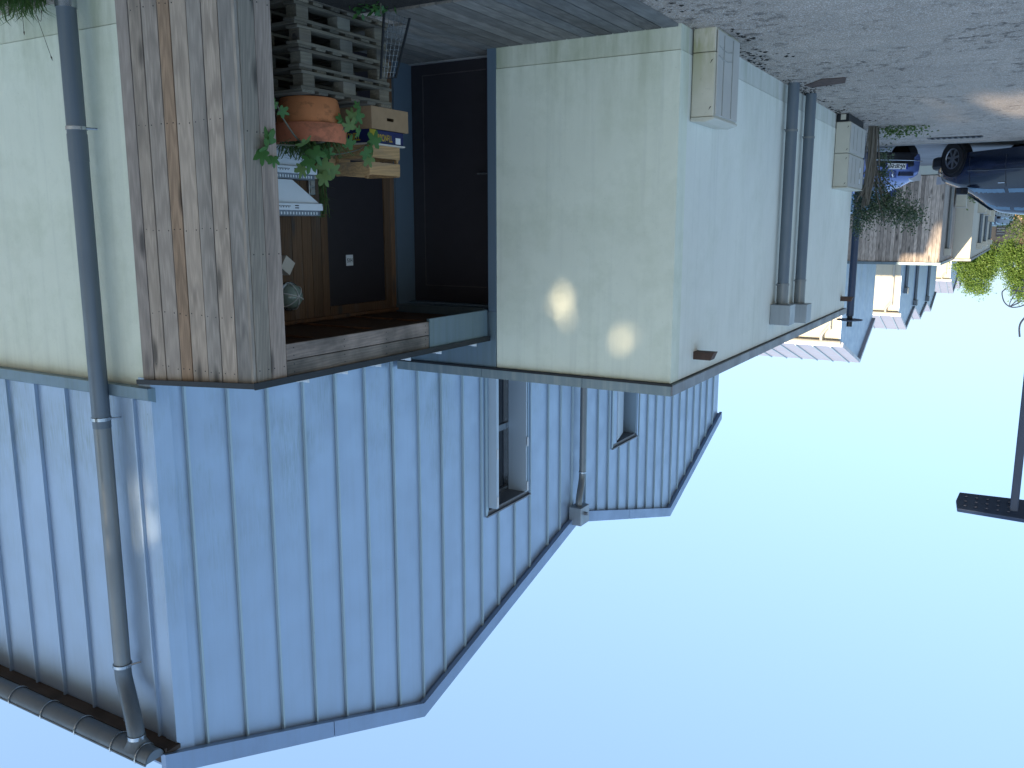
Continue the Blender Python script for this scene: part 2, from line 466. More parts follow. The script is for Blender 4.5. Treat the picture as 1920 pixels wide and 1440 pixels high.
# loose stones over the near asphalt and along the walls: real grit
st = MB()
for i in range(2600):
    if i < 1300: x = 2.52 - abs(R.gauss(0, .35)); y = R.uniform(6.0, 16)
    else: x = R.uniform(-2.5, 2.5); y = R.uniform(5.0, 16)
    if 2.28 < x and 7.25 < y < 7.97: continue
    s = R.uniform(.004, .011)
    a = R.uniform(0, 6.28)
    vs = [(x + s * cos(a + k * 2.09) * R.uniform(.7, 1.2), y + s * sin(a + k * 2.09) * R.uniform(.7, 1.2), -.001) for k in range(3)] + [(x, y, s * R.uniform(.6, 1))]
    st.add(vs, [(0, 1, 3), (1, 2, 3), (2, 0, 3)])
o = st.build('grit', 'kerb'); o['kind'] = 'stuff'
st = MB()
for i in range(900):
    y = R.uniform(6.2, 15.4); x = 2.52 - abs(R.gauss(0, .10)) * (1 + .8 * sin(y * 3.1))
    if R.random() > .5 + .5 * sin(y * 2.3 + 1): continue
    if 2.28 < x and 7.25 < y < 7.97: x -= .25
    s = R.uniform(.008, .028); a = R.uniform(0, 6.28)
    vs = [(x + s * cos(a + k * 1.257) * R.uniform(.6, 1.3), y + s * sin(a + k * 1.257) * R.uniform(.6, 1.3), -.001) for k in range(5)] + [(x, y, s * R.uniform(.25, .5))]
    st.add(vs, [(k, (k + 1) % 5, 5) for k in range(5)])
o = st.build('debris', 'soil'); o['kind'] = 'stuff'

# ================================================================== NEAR HOUSE (two gables)
def lin(pts):
    def f(y):
        for (a, za), (b, zb) in zip(pts, pts[1:]):
            if y <= b: return za + (zb - za) * (y - a) / (b - a)
        return pts[-1][1]
    return f
XM = 5.5
prof = [(4.0, 5.66), (7.30, 6.905), (11.25, 5.79), (15.25, 6.88), (18.35, 5.58)]
TOP = lin(prof)
H = thing('terraced_house', 'large house clad in blue grey standing seam metal with two gables, nearest the camera', 'house', (XM, 4.1, 0))
# cores
core = MB()
core.prism([(4.16, -.1), (18.3, -.1), (18.3, 5.5), (15.25, 6.8), (11.25, 5.7), (7.3, 6.82), (4.16, 5.62)], 0, XM + .33, 14)
core.build('wall_core', 'lacquer_dark', H)
box('stucco_wall', 'stucco', H, 5.512, 14, 4.125, 4.30, .213, 2.80)
box('plinth', 'stucco_plinth', H, 5.512, 14, 4.131, 4.30, -.1, .208)
# -Y metal cladding panels
xs = [5.60, 5.67, 6.10, 6.51, 6.92, 7.33, 7.74, 8.15, 8.56, 8.97, 9.38, 9.79, 10.2]
xs2 = [XM + .005] + xs
for a, b in zip(xs2, xs2[1:]):
    box('cladding_panel', 'clad_light', H, a + .004, b - .004, 4.10 + R.uniform(-.0015, .0015), 4.13, 2.80, 5.645)
for a in xs[1:]:
    box('standing_seam', 'clad_light', H, a - .008, a + .008, 4.070, 4.10, 2.86, 5.634)
box('cladding_panel', 'clad_light', H, 10.21, 14, 4.10, 4.13, 2.80, 5.70)
# base flashing
fl = MB(); fl.prism([(4.03, 2.765), (4.03, 2.85), (4.098, 2.875), (4.098, 2.765)], 0, 5.43, 14)
fl.build('base_flashing', 'zinc_blue', H)
# corner trim
c = MB(); c.box(5.486, 5.60, 4.086, 4.099, 2.70, 5.635); c.build('corner_trim', 'clad_light', H)
c = MB(); c.prism([(4.086, 2.66), (4.25, 2.66), (4.25, TOP(4.25) + .03), (4.086, TOP(4.086) + .03)], 0, 5.470, 5.485); c.build('corner_trim', 'clad', H)

ysm = [4.25, 4.39, 4.81, 5.235, 5.665, 6.09, 6.515, 6.95, 7.39, 7.82, 8.25, 8.65, 9.05, 9.46, 9.87, 10.385, 10.76, 11.13, 11.60, 12.03, 12.45, 12.88, 13.30, 13.72, 14.13, 14.54, 14.96, 15.39, 15.80, 16.22, 16.64, 17.06, 17.48, 17.90, 18.30]
wins = [(8.79, 9.84, 2.95, 5.14), (12.62, 13.62, 2.95, 5.13)]
def pieces(a, b):
    """(y0,y1,z0,ztop?) rectangles of a panel between two seams, minus the windows"""
    cuts = sorted({a, b, *[c for w_ in wins for c in w_[:2] if a < c < b], *[p[0] for p in prof if a < p[0] < b]})
    out = []
    for p, q in zip(cuts, cuts[1:]):
        mid = (p + q) / 2; hit = None
        for w_ in wins:
            if w_[0] < mid < w_[1]: hit = w_
        if hit: out += [(p, q, .2, hit[2]), (p, q, hit[3], None)]
        else: out.append((p, q, .2, None))
    return out
for a, b in zip(ysm, ysm[1:]):
    pm = MB(); low = []; dx = R.uniform(-.002, .002); aa, bb = a + .003, b - .003
    for (p, q, z0, z1) in pieces(aa, bb):
        if z1 is None:
            pm.prism([(p, z0), (q, z0), (q, TOP(q) + .03), (p, TOP(p) + .03)], 0, XM + dx, XM + .03)
        else: low.append((p, q, z0, z1))
    pm.build('cladding_panel', 'clad', H)
    for (p, q, z0, z1) in low: MB().box(XM + dx, XM + .03, p, q, z0, z1).build('cladding_panel', 'clad', H)
for y in ysm[1:-1]:
    seg = [(2.7, TOP(y) + .02)]
    for w_ in wins:
        if w_[0] - .01 < y < w_[1] + .01: seg = [(w_[3] + .02, TOP(y) + .02)]
    sm = MB()
    for z0, z1 in seg: sm.box(XM - .03, XM - .003, y - .0095, y + .0095, z0, z1)
    sm.build('standing_seam', 'clad_seam', H)
# verge trim following the roof line
def verge(a, b, parent, name='verge_trim', h=.165, x0=5.41, x1=5.465, mat='verge'):
    (y0, z0), (y1, z1) = a, b
    MB().prism([(y0, z0), (y1, z1), (y1, z1 + h), (y0, z0 + h)], 0, x0, x1).build(name, mat, parent)
vp = [(3.93, 5.635), (5.82, 6.35), (7.30, 6.905), (11.20, 5.80)]
verge(vp[0], (5.815, TOP(5.815)), H); verge((5.825, TOP(5.825)), prof[1], H); verge(prof[1], prof[2], H)
verge((11.26, 5.79), (13.2, TOP(13.2)), H); verge((13.21, TOP(13.21)), prof[3], H); verge(prof[3], prof[4], H)
for (a, b) in zip(prof, prof[1:]):
    MB().prism([(a[0], a[1] + .03), (b[0], b[1] + .03), (b[0], b[1] + .15), (a[0], a[1] + .15)], 0, 5.47, 14.2).build('roof', 'verge', H)
# window with folded shutters
def window(parent, y0, y1, zt, kind):
    w_ = MB()
    w_.box(XM + .004, XM + .30, y0 + .004, y1 - .004, zt - .045, zt - .002)      # soffit
    fr = w_.build('window_frame', 'zinc_side', parent)
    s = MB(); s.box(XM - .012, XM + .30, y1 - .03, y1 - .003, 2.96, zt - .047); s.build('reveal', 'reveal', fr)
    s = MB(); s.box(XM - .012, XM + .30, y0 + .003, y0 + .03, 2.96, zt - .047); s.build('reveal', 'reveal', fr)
    g_ = MB(); g_.box(XM + .295, XM + .302, y0 + .09, y1 - .09, 2.96, zt - .10); g_.build('pane', 'glass_dark', fr)
    s = MB()
    for a, b in ((y0 + .035, y0 + .09), (y1 - .09, y1 - .035)): s.box(XM + .26, XM + .305, a, b, 2.96, zt - .05)
    s.box(XM + .26, XM + .305, y0 + .09, y1 - .09, zt - .10, zt - .05)
    s.box(XM + .265, XM + .294, y0 + .09, y1 - .09, 4.17, 4.25)
    s.build('casement', 'galv', fr)
    if kind == 1:
        # bifold metal shutters, folded out of the opening on both sides
        sh = MB(); sh.box(XM - .125, XM + .01, y0 + .034, y0 + .060, 2.9, zt - .09); a = sh.build('shutter', 'shutter', parent)
        sh = MB(); sh.box(XM - .123, XM + .01, y0 + .066, y0 + .088, 2.9, zt - .09); sh.build('shutter', 'shutter', parent)
        sh = MB(); sh.box(XM - .02, XM + .25, y1 - .095, y1 - .068, 2.9, zt - .05); b = sh.build('shutter', 'shutter', parent)
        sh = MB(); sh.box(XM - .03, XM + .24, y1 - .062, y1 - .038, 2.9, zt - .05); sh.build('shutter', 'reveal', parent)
        for z in (zt - .18, 4.35):
            box('hinge', 'white_paint', a, XM - .136, XM - .126, y0 + .03, y0 + .065, z - .06, z + .06)
            box('hinge', 'white_paint', b, XM - .042, XM - .031, y1 - .095, y1 - .06, z - .01, z + .11)
    else:
        T = Matrix.Translation((XM - .01, y0 + .20, 0)) @ Matrix.Rotation(radians(-14), 4, 'Z')
        sh = MB(); sh.box(.0, .028, 0, .56, 2.9, zt - .09, T); sh.build('shutter', 'shutter', parent)
        sh = MB(); sh.box(XM + .002, XM + .03, y0 + .035, y0 + .19, 2.9, zt - .05); sh.build('shutter', 'clad', parent)
    # drip edge above the opening and side flashing strips
    MB().box(XM - .035, XM - .004, y0 - .03, y1 + .02, zt, zt + .018).build('window_flashing', 'zinc_side', parent)
    MB().box(XM - .02, XM - .004, y0 - .045, y0 - .002, 2.9, zt - .002).build('window_flashing', 'clad_seam', parent)
    MB().box(XM - .02, XM - .004, y1 + .004, y1 + .05, 2.9, zt - .002).build('window_flashing', 'clad', parent)
window(H, *wins[0][:2], wins[0][3], 1)
window(H, *wins[1][:2], wins[1][3], 2)

# eaves: soffit timber, gutter, brackets
MB().box(5.44, 14, 3.97, 4.095, 5.635, 5.67).build('soffit', 'soffit_wood', H)
MB().box(5.44, 14, 3.95, 3.969, 5.605, 5.74).build('fascia_board', 'soffit_wood', H)
def halfgutter(x0, x1, yc, zc, r, parent, mat='pipe'):
    pr_ = [(yc + r * cos(a), zc + r * sin(a)) for a in [pi + pi * k / 12 for k in range(13)]]
    pin = [(yc + (r - .006) * cos(a), zc + (r - .006) * sin(a)) for a in [2 * pi - pi * k / 12 for k in range(13)]]
    g_ = MB()
    n = 13
    ring = pr_ + pin
    g_.add([(x0, *p) for p in ring] + [(x1, *p) for p in ring], [(i, i + 1, 26 + i + 1, 26 + i) for i in range(25)] + [(25, 0, 26, 51)])
    g_.add([(x0 + .004, *p) for p in pr_], [tuple(range(13))])
    o = g_.build('gutter', mat, parent, smooth=True)
    b = MB(); b.tube([(x0, yc - r, zc), (x1, yc - r, zc)], .009, 8); b.build('gutter_bead', mat, parent, smooth=True)
    return o
gut = halfgutter(5.44, 14, 3.858, 5.645, .086, H)
x = 5.56
while x < 9.5:
    b = MB(); pts = [(x, 3.858 + .092 * cos(a), 5.645 + .092 * sin(a)) for a in [pi * .95 + pi * 1.05 * k / 12 for k in range(13)]]
    b.tube(pts, .008, 6); b.build('gutter_bracket', 'galv', H, smooth=True); x += .46 if x > 5.7 else .3
# downpipe with swan neck
PX = 5.93
def ring(parent, x, y, z, r, mat='galv', off=None):
    b = MB(); b.lathe([(r, -.012), (r + .006, -.012), (r + .006, .012), (r, .012)], (x, y, z), 24); o = b.build('clamp', mat, parent, smooth=True)
    b = MB(); dx, dy = off or (-.055, .04)
    b.tube([(x + dx * .9, y + dy * .3, z), (x + dx * 1.6, y + dy * 2.6, z)], .008, 8); b.box(x + dx - .016, x + dx + .012, y - .02, y + .02, z - .013, z + .013)
    b.build('clamp_bolt', mat, o)
p = MB(); p.tube([(PX, 3.985, -.1), (PX, 3.985, 3.10)], .066, 24); p.build('downpipe', 'pipe', H, smooth=True)
p = MB(); p.tube([(PX, 3.985, 3.10), (PX, 3.985, 5.06)], .063, 24); p.build('downpipe', 'pipe_worn', H, smooth=True)
p = MB(); p.tube([(PX, 3.985, .95), (PX, 3.985, 1.14)], .069, 24); p.build('pipe_sleeve', 'pipe', H, smooth=True)
p = MB(); p.tube([(PX, 3.985, -.1), (PX, 3.985, .10)], .072, 24); p.build('pipe_sleeve', 'galv', H, smooth=True)
p = MB(); p.tube(spline([(PX, 3.985, 5.02), (PX, 3.985, 5.14), (PX - .06, 3.965, 5.25), (PX - .20, 3.90, 5.38), (PX - .275, 3.865, 5.48), (PX - .285, 3.86, 5.58)], 6), .064, 24)
p.build('swan_neck', 'pipe', H, smooth=True)
p = MB(); p.lathe([(.066, 0), (.072, .03), (.10, .08)], (PX - .285, 3.86, 5.515), 24); p.build('gutter_outlet', 'pipe', H, smooth=True)
p = MB(); p.lathe([(.068, 0), (.068, .03)], (PX - .285, 3.86, 5.49), 24); p.build('clamp', 'galv', H, smooth=True)
for z in (.91, 3.03, 5.04): ring(H, PX, 3.985, z, .067)
# valley hopper and pipe between the gables
hp = MB(); hp.box(5.27, 5.465, 11.02, 11.30, 5.66, 5.93); hp.build('rainwater_hopper', 'hopper', H, bevel=.006)
MB().box(5.22, 5.268, 11.12, 11.16, 5.74, 5.78).build('overflow_spout', 'zinc_side', H)
p = MB(); p.tube(spline([(5.37, 11.15, 5.68), (5.37, 11.16, 5.55), (5.40, 11.30, 5.33), (5.405, 11.33, 5.2), (5.405, 11.33, 5.0)], 6), .05, 20); p.build('swan_neck', 'pipe_worn', H, smooth=True)
p = MB(); p.tube([(5.405, 11.33, 5.1), (5.405, 11.33, 2.9)], .048, 20); p.build('downpipe', 'pipe_worn', H, smooth=True)
ring(H, 5.405, 11.33, 5.20, .05, off=(.03, .03))

# front door wall inside the porch (plane X = 5.5)
ys_in = [4.30]
while ys_in[-1] < 5.95: ys_in.append(ys_in[-1] + R.uniform(.115, .15))
ys_in[-1] = 6.04
for a, b in zip(ys_in, ys_in[1:]):
    box('inner_board', 'inner', H, XM - .045, XM - .012, a + .003, b - .003, -.1, 2.46, color=tint(.7, 1.1, .05))
for a, b in ((6.86, 6.95), (6.955, 7.02)):
    box('inner_board', 'inner', H, XM - .045, XM - .012, a, b, -.1, 2.46, color=tint(.7, 1.1, .05))
box('inner_board', 'inner', H, XM - .045, XM - .012, 6.043, 6.857, 2.32, 2.46, color=(.7, .7, .7))
dr = box('front_door', 'lacquer_dark', H, XM - .03, XM - .005, 6.045, 6.855, -.08, 2.317)
pl = box('number_plate', 'white_paint', dr, XM - .034, XM - .0305, 6.29, 6.385, 1.86, 1.96)
text('lettering', 'H15', .052, 'ink', dr, (XM - .0345, 6.376, 1.893), (0, -1, 0), (0, 0, 1), .85, .001)

# ================================================================== WOODEN PORCH
P = thing('wooden_porch', 'grey weathered timber porch with an open side in front of the house door', 'porch', (4.35, 4.06, 0))
P['group'] = 'timber boxes along the terrace'
ed = [5.505, 5.375, 5.245, 5.085, 4.965, 4.805, 4.665, 4.515, 4.38]
cols = [(.85, .83, .84), (.95, .9, .85), (1.0, .97, .95), (1.02, .80, .62), (1.12, 1.05, .98), (.85, .86, .87), (1.2, 1.14, 1.08), (.78, .82, .86)]
def porch_top(x): return 2.632 + .072 * (x - 4.35) / 1.15
nl = MB()
for (a, b), cc in zip(zip(ed, ed[1:]), cols):
    z1 = porch_top(a); z2 = porch_top(b)
    w_ = MB(); w_.prism([(b + .0045, .06), (a - .0045, .06), (a - .0045, z1), (b + .0045, z2)], 1, 4.06 + R.uniform(-.003, .003), 4.084)
    w_.build('board', 'board', P, color=cc, bevel=.002)
    for z in (.16, .92, 1.62, 2.2, 2.585):
        for xx in (a - .03, b + .03): nl.lathe([(0.0001, -.0015), (.0045, -.001), (.0045, .001)], (xx, 4.060, z + R.uniform(-.01, .01)), 6, 'y')
# corner post edge and the two boards of the street side
box('corner_strip', 'board', P, 4.352, 4.377, 4.046, 4.072, .06, 2.63, color=(1.0, 1.0, .98), bevel=.002)
for a, b, cc in ((4.075, 4.205, (.80, .80, .76)), (4.209, 4.348, (1.05, .96, .92))):
    box('board', 'board', P, 4.348, 4.372, a, b, .03, 2.63, color=cc, bevel=.002)
    for z in (.2, 1.0, 1.78, 2.55):
        for yy in (a + .025, b - .025): nl.lathe([(0.0001, -.0015), (.0045, -.001), (.0045, .001)], (4.347, yy, z), 6, 'x')
box('backing', 'soil', P, 4.40, 5.50, 4.0855, 4.098, .08, 2.6)
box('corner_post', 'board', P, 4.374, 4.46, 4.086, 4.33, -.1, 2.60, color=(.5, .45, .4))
# lintel: two horizontal boards then a metal piece
box('lintel_board', 'board_h', P, 4.348, 4.372, 4.352, 6.03, 2.40, 2.512, color=(.95, .88, .86), bevel=.002)
box('lintel_board', 'board_h', P, 4.348, 4.372, 4.352, 6.03, 2.518, 2.632, color=(.68, .66, .64), bevel=.002)
for y in (4.42, 4.95, 5.45, 5.98):
    for z in (2.43, 2.485, 2.545, 2.60): nl.lathe([(0.0001, -.0015), (.0045, -.001), (.0045, .001)], (4.347, y, z), 6, 'x')
o = nl.build('nail_heads', 'black_metal', P); o['kind'] = 'stuff'
MB().box(4.343, 4.372, 6.034, 6.97, 2.375, 2.632).build('lintel_cover', 'zinc_blue', P)
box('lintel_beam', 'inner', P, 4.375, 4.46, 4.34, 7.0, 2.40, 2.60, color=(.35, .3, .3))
# roof of porch
rf = MB(); rf.prism([(4.335, 2.634), (5.468, 2.706), (5.468, 2.716), (4.335, 2.648)], 1, 4.035, 6.98); rf.build('roof_sheet', 'zinc_side', P)
cp = MB(); cp.box(4.322, 4.334, 4.03, 6.99, 2.622, 2.668); cp.build('roof_edge', 'black_metal', P)
cp = MB(); cp.prism([(4.322, 2.622), (5.53, 2.70), (5.53, 2.735), (4.322, 2.660)], 1, 4.018, 4.030); cp.build('roof_edge', 'black_metal', P)
for y in (4.56, 4.975, 5.375, 5.765, 6.21, 6.78):
    t_ = MB(); t_.prism([(y - .11, 2.668), (y, 2.672), (y, 2.700), (y - .004, 2.700), (y - .03, 2.684), (y - .11, 2.680)], 0, 4.345, 4.40); t_.build('seam_clip', 'white_paint', P)
# ceiling boards
for i in range(8):
    y0 = 4.35 + i * .33
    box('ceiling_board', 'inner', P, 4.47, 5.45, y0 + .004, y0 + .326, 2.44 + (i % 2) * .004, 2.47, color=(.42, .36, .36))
for y in (4.9, 5.6, 6.3): box('joist', 'inner', P, 4.47, 5.45, y - .008, y + .008, 2.425, 2.439, color=(1.0, .8, .7))
box('ceiling_edge', 'inner', P, 5.40, 5.45, 4.35, 6.98, 2.40, 2.424, color=(.9, .8, .7))
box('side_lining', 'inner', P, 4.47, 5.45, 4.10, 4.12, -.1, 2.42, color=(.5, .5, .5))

# bulkhead lamp
L = thing('bulkhead_lamp', 'round caged bulkhead lamp on the brown boards inside the porch', 'wall lamp', (5.45, 5.50, 2.19))
b = MB(); b.lathe([(.0001, .0), (.125, 0), (.125, -.03), (.112, -.038), (.0001, -.038)], (5.452, 5.50, 2.19), 28, 'x'); b.build('base', 'galv', L, smooth=True)
b = MB(); b.lathe([(.108, -.04), (.10, -.075), (.075, -.105), (.035, -.12), (.0001, -.123)], (5.452, 5.50, 2.19), 28, 'x'); b.build('lens', 'lamp_glass', L, smooth=True)
for k in range(3):
    a = pi * k / 3 + .3
    b = MB(); b.tube([(5.414 - .092 * sin(t), 5.50 + .118 * cos(t) * cos(a), 2.19 + .118 * cos(t) * sin(a)) for t in [pi * j / 10 for j in range(11)]], .005, 6)
    b.build('guard_bar', 'white_paint', L, smooth=True)
# paper notice / folded card
n_ = MB(); T = Matrix.Translation((5.43, 5.42, 1.92)) @ Matrix.Rotation(radians(35), 4, 'X')
n_.box(-.08, .02, -.06, .06, -.06, .06, T); tag(n_.build('letter_box', 'paper'), 'small tilted cream box fixed half behind the porch post', 'box')
sw = thing('wall_switch', 'grey double socket on the brown boards above the cooker hoods', 'switch', (5.45, 5.83, 1.25))
box('back_box', 'galv', sw, 5.425, 5.452, 5.79, 5.87, 1.19, 1.33, bevel=.006); box('rocker', 'cab_line', sw, 5.418, 5.424, 5.805, 5.855, 1.27, 1.31)
box('rocker', 'cab_line', sw, 5.418, 5.424, 5.805, 5.855, 1.21, 1.25)

# ================================================================== ANNEX
A = thing('garage_annex', 'pale stuccoed flat roofed annex with zinc coping beside the wooden porch', 'building', (2.53, 7.02, 0))
AX, AY, AE = 2.53, 7.02, 15.30
box('front_wall', 'stucco', A, AX, 4.268, AY, AY + .2, .203, 2.925)
box('front_plinth', 'stucco_plinth', A, AX + .006, 4.268, AY + .006, AY + .2, -.1, .198)
box('side_wall', 'stucco_side', A, AX + .0005, AX + .2, AY + .201, AE, .203, 2.925)
box('side_plinth', 'stucco_side_plinth', A, AX + .0065, AX + .2, AY + .201, AE - .001, -.1, .198)
box('rear_wall', 'stucco_side', A, AX + .201, 5.49, AE - .2, AE, -.1, 2.92)
box('flat_roof', 'zinc_side', A, AX + .05, 5.46, AY + .2, AE - .02, 2.80, 2.93)
# metal facade around the door
box('corner_cover', 'frame_blue', A, 4.270, 4.355, AY - .012, 7.32, -.02, 2.392)
box('corner_cover', 'zinc_blue', A, 4.270, 4.40, AY - .014, 7.2, 2.395, 2.925)
box('fascia_panel', 'zinc_blue', A, 4.402, 5.47, AY - .010, 7.2, 2.37, 2.925)
box('door_jamb', 'frame_blue', A, 5.43, 5.498, AY - .002, 7.34, -.1, 2.44)
box('door_head', 'frame_blue', A, 4.357, 5.428, 7.2, 7.34, 2.352, 2.44)
box('jamb_trim', 'galv', A, 4.358, 4.366, 7.20, 7.298, .03, 2.35)
dr = box('door', 'lacquer_dark', A, 4.37, 5.425, 7.30, 7.34, .035, 2.350)
d = MB()
for (a, b_, c_, d_) in ((4.55, 5.28, 2.185, 2.193), (4.55, 5.28, .135, .143)): d.box(a, b_, 7.294, 7.299, c_, d_)
d.box(5.280, 5.289, 7.294, 7.299, .135, 2.193)
d.build('door_moulding', 'door_line', dr)
h_ = MB(); h_.tube([(4.50, 7.30, 1.10), (4.50, 7.25, 1.10), (4.62, 7.245, 1.10)], .009, 10); h_.build('handle', 'galv', dr, smooth=True)
sl_ = MB(); sl_.box(4.358, 5.427, 7.26, 7.30, .004, .034); sl_.build('door_sill', 'kerb', A)
# coping
xc = [2.497, 3.35, 4.42, 5.44]
for a, b in zip(xc, xc[1:]):
    MB().box(a + .002 + (.012 if a < 2.5 else 0), b - .002, AY - .036, AY + .25, 2.935, 3.03).build('coping', 'zinc', A)
    MB().box(a + .002, b - .002, AY - .042, AY - .036, 2.925, 2.945).build('coping_lip', 'black_metal', A)
yc_ = [AY - .033, 9.4, 11.4, 13.4, AE + .04]
for a, b in zip(yc_, yc_[1:]):
    MB().box(2.497, AX + .30, a + .002, b - .002, 2.937, 3.027).build('coping', 'zinc_side', A)
# overflow spouts
for y in (7.60, 14.90):
    s = MB(); s.prism([(AX - .19, 2.72), (AX + .01, 2.72), (AX + .01, 2.79), (AX - .16, 2.79)], 1, y, y + .12); s.build('overflow_spout', 'rust', A)
# twin pipes and hoppers
for (y, zh) in ((10.50, 2.50), (11.42, 2.56)):
    p = MB(); p.tube([(2.435, y, -.02), (2.435, y, zh)], .064, 24); p.build('downpipe', 'pipe', A, smooth=True)
    p = MB(); p.tube([(2.435, y, 2.28), (2.435, y, zh)], .067, 24); p.build('pipe_sleeve', 'pipe_worn', A, smooth=True)
    hb = MB(); hb.box(2.30, 2.528, y - .17, y + .10, zh, zh + .235); hb.build('rainwater_hopper', 'hopper', A, bevel=.005)
    for z in (.52, 2.27): ring(A, 2.435, y, z, .065, 'pipe_worn', off=(.03, -.05))
# soft stain smudge on side wall is in material; small cable exit
# ---------------- deck
D = thing('deck', 'grey grooved timber deck in front of the dark annex door', 'deck', (2.55, 5.48, 0))
xd = 2.56; i = 0
while xd < 5.44:
    wd = .143; y0 = 5.48 + R.uniform(-.004, .004)
    if xd > 4.40: y0 = 5.88
    if xd < 2.6: y0 = 5.75
    y1 = 7.014 if xd + wd < 4.355 else 7.255
    b = MB(); x1 = min(xd + wd - .011, 5.44)
    n = 9; pf = [(xd, -.004)]
    for k in range(n):
        u0 = xd + (x1 - xd) * k / n; u1 = xd + (x1 - xd) * (k + .62) / n; u2 = xd + (x1 - xd) * (k + 1) / n
        pf += [(u0, .024), (u1, .024), (u1 + .001, .0205), (u2 - .001, .0205)]
    pf += [(x1, -.004)]
    b.prism(pf, 1, y0, y1); b.build('deck_board', 'deck', D, color=tint(.8, 1.2, .04)); xd += wd; i += 1
box('deck_bearer', 'deck', D, 2.57, 4.39, 5.50, 5.56, -.05, -.006, color=(.4, .4, .4))

# ================================================================== METER CABINETS
G1 = thing('meter_cabinet', 'single stained cream meter cabinet at the near corner of the annex side wall', 'meter cabinet', (2.43, 7.6, 0), 'cream utility cabinets')
box('cabinet_base', 'cab_dirty', G1, 2.335, 2.524, 7.29, 7.93, -.02, .185, bevel=.006)
box('cabinet_body', 'cab_dirty', G1, 2.33, 2.524, 7.285, 7.935, .190, .70, bevel=.008)
lid = MB(); lid.prism([(2.32, .702), (2.526, .702), (2.526, .735), (2.40, .745), (2.32, .722)], 1, 7.275, 7.945); lid.build('lid', 'cab', G1, bevel=.006)
dr = box('door', 'cab_front', G1, 2.318, 2.329, 7.31, 7.92, .02, .69, bevel=.003)
for y in (7.47, 7.72): box('rib', 'cab_line', dr, 2.313, 2.317, y - .006, y + .006, .04, .68)
for z in (.14, .215): 
    t_ = MB(); t_.tube([(2.316, 7.34, z), (2.314, 7.44, z + .02), (2.314, 7.58, z + .02), (2.316, 7.70, z)], .004, 5); t_.build('rib', 'cab_line', dr)
for z in (.25, .62): 
    k_ = MB(); k_.prism([(2.35, z), (2.362, z + .004), (2.372, z + .03)], 1, 7.281, 7.285); k_.build('latch', 'black_metal', G1)
G2 = thing('meter_cabinet', 'double stacked cream meter cabinet at the far end of the annex side wall', 'meter cabinet', (2.43, 14.2, 0), 'cream utility cabinets')
box('plinth_frame', 'black_metal', G2, 2.36, 2.52, 13.62, 14.9, -.02, .11)
box('vent_panel', 'cab', G2, 2.40, 2.47, 13.61, 13.62, .01, .085)
for z0, z1 in ((.115, .55), (.556, 1.03)):
    box('cabinet_body', 'cab', G2, 2.33, 2.524, 13.6, 14.92, z0, z1, bevel=.008)
    dr = box('door', 'cab_front', G2, 2.316, 2.329, 13.62, 14.90, z0 + .015, z1 - .012, bevel=.003)
    for y in (13.85, 14.15, 14.55): box('rib', 'cab_line', dr, 2.311, 2.315, y - .01, y + .01, z0 + .05, z1 - .06)
    for z in (z0 + .06, z1 - .06):
        k_ = MB(); k_.prism([(2.345, z), (2.36, z + .004), (2.37, z + .03)], 1, 13.595, 13.6); k_.build('latch', 'black_metal', G2)
for z in (.75, .92): box('latch', 'white_paint', G2, 2.30, 2.311, 14.48, 14.56, z - .035, z + .035)
MB().prism([(2.315, 1.033), (2.526, 1.033), (2.526, 1.055), (2.315, 1.045)], 1, 13.585, 14.935).build('lid', 'cab_dirty', G2)

# ================================================================== PALLETS
def block(parent, x0, x1, y0, y1, z0, z1, col):
    return box('block', 'pallet_y', parent, x0, x1, y0, y1, z0, z1, color=col, bevel=.003)
pz = .655; LH = .155
names = ['topmost', 'second from top', 'third from top', 'fourth from top', 'fifth from top', 'lowest']
for k in range(5):
    zt = pz - k * LH; zb = zt - LH + .004
    ox = R.uniform(-.018, .018); oy = R.uniform(-.02, .02)
    x0, y0 = 4.56 + ox, 4.82 + oy; x1, y1 = x0 + .86, y0 + 1.03
    pt = thing('wooden_pallet', 'grey mouldy wooden pallet, %s of the stack inside the porch' % names[k], 'pallet', (x0, y0, zb), 'stacked wooden pallets')
    # top boards run along X, on stringer boards running along Y
    n = 6
    for i in range(n):
        a = y0 + i * (1.03 - .13) / (n - 1); w_ = .13 if i in (0, 5) else .10
        box('top_board', 'pallet', pt, x0 + R.uniform(-.006, .01), x1, a, a + w_, zt - .022, zt - R.uniform(0, .003), color=tint(.7, 1.3), bevel=.002)
    for i in range(3):
        xa = x0 + i * .36
        box('stringer_board', 'pallet_y', pt, xa, xa + .11, y0 + R.uniform(-.008, .004), y1, zt - .044, zt - .0225, color=tint(.7, 1.3), bevel=.002)
        box('bottom_board', 'pallet_y', pt, xa, xa + .11, y0 + R.uniform(-.01, .005), y1, zb, zb + .020, color=tint(.7, 1.3), bevel=.002)
    for i in range(3):
        for j in range(3):
            ya = y0 + .02 + j * .43; xa = x0 + .004 + i * .36
            block(pt, xa, xa + .10, ya, ya + .12 + .02 * (j == 1), zb + .0205, zt - .0445, tint(.8, 1.3, .1))
    if k in (2, 4):
        b = MB(); cz = (zb + zt) / 2 - .01
        b.tube([(x0 + .052 + .038 * cos(a), y0 + .0175, cz + .028 * sin(a)) for a in [2 * pi * j / 20 for j in range(21)]], .0012, 4, False); b.build('stamp_ring', 'ink', pt)
        text('stamp', 'IK', .035, 'ink', pt, (x0 + .070, y0 + .0175, cz + .013), (-1, 0, 0), (0, 0, -1), 1)

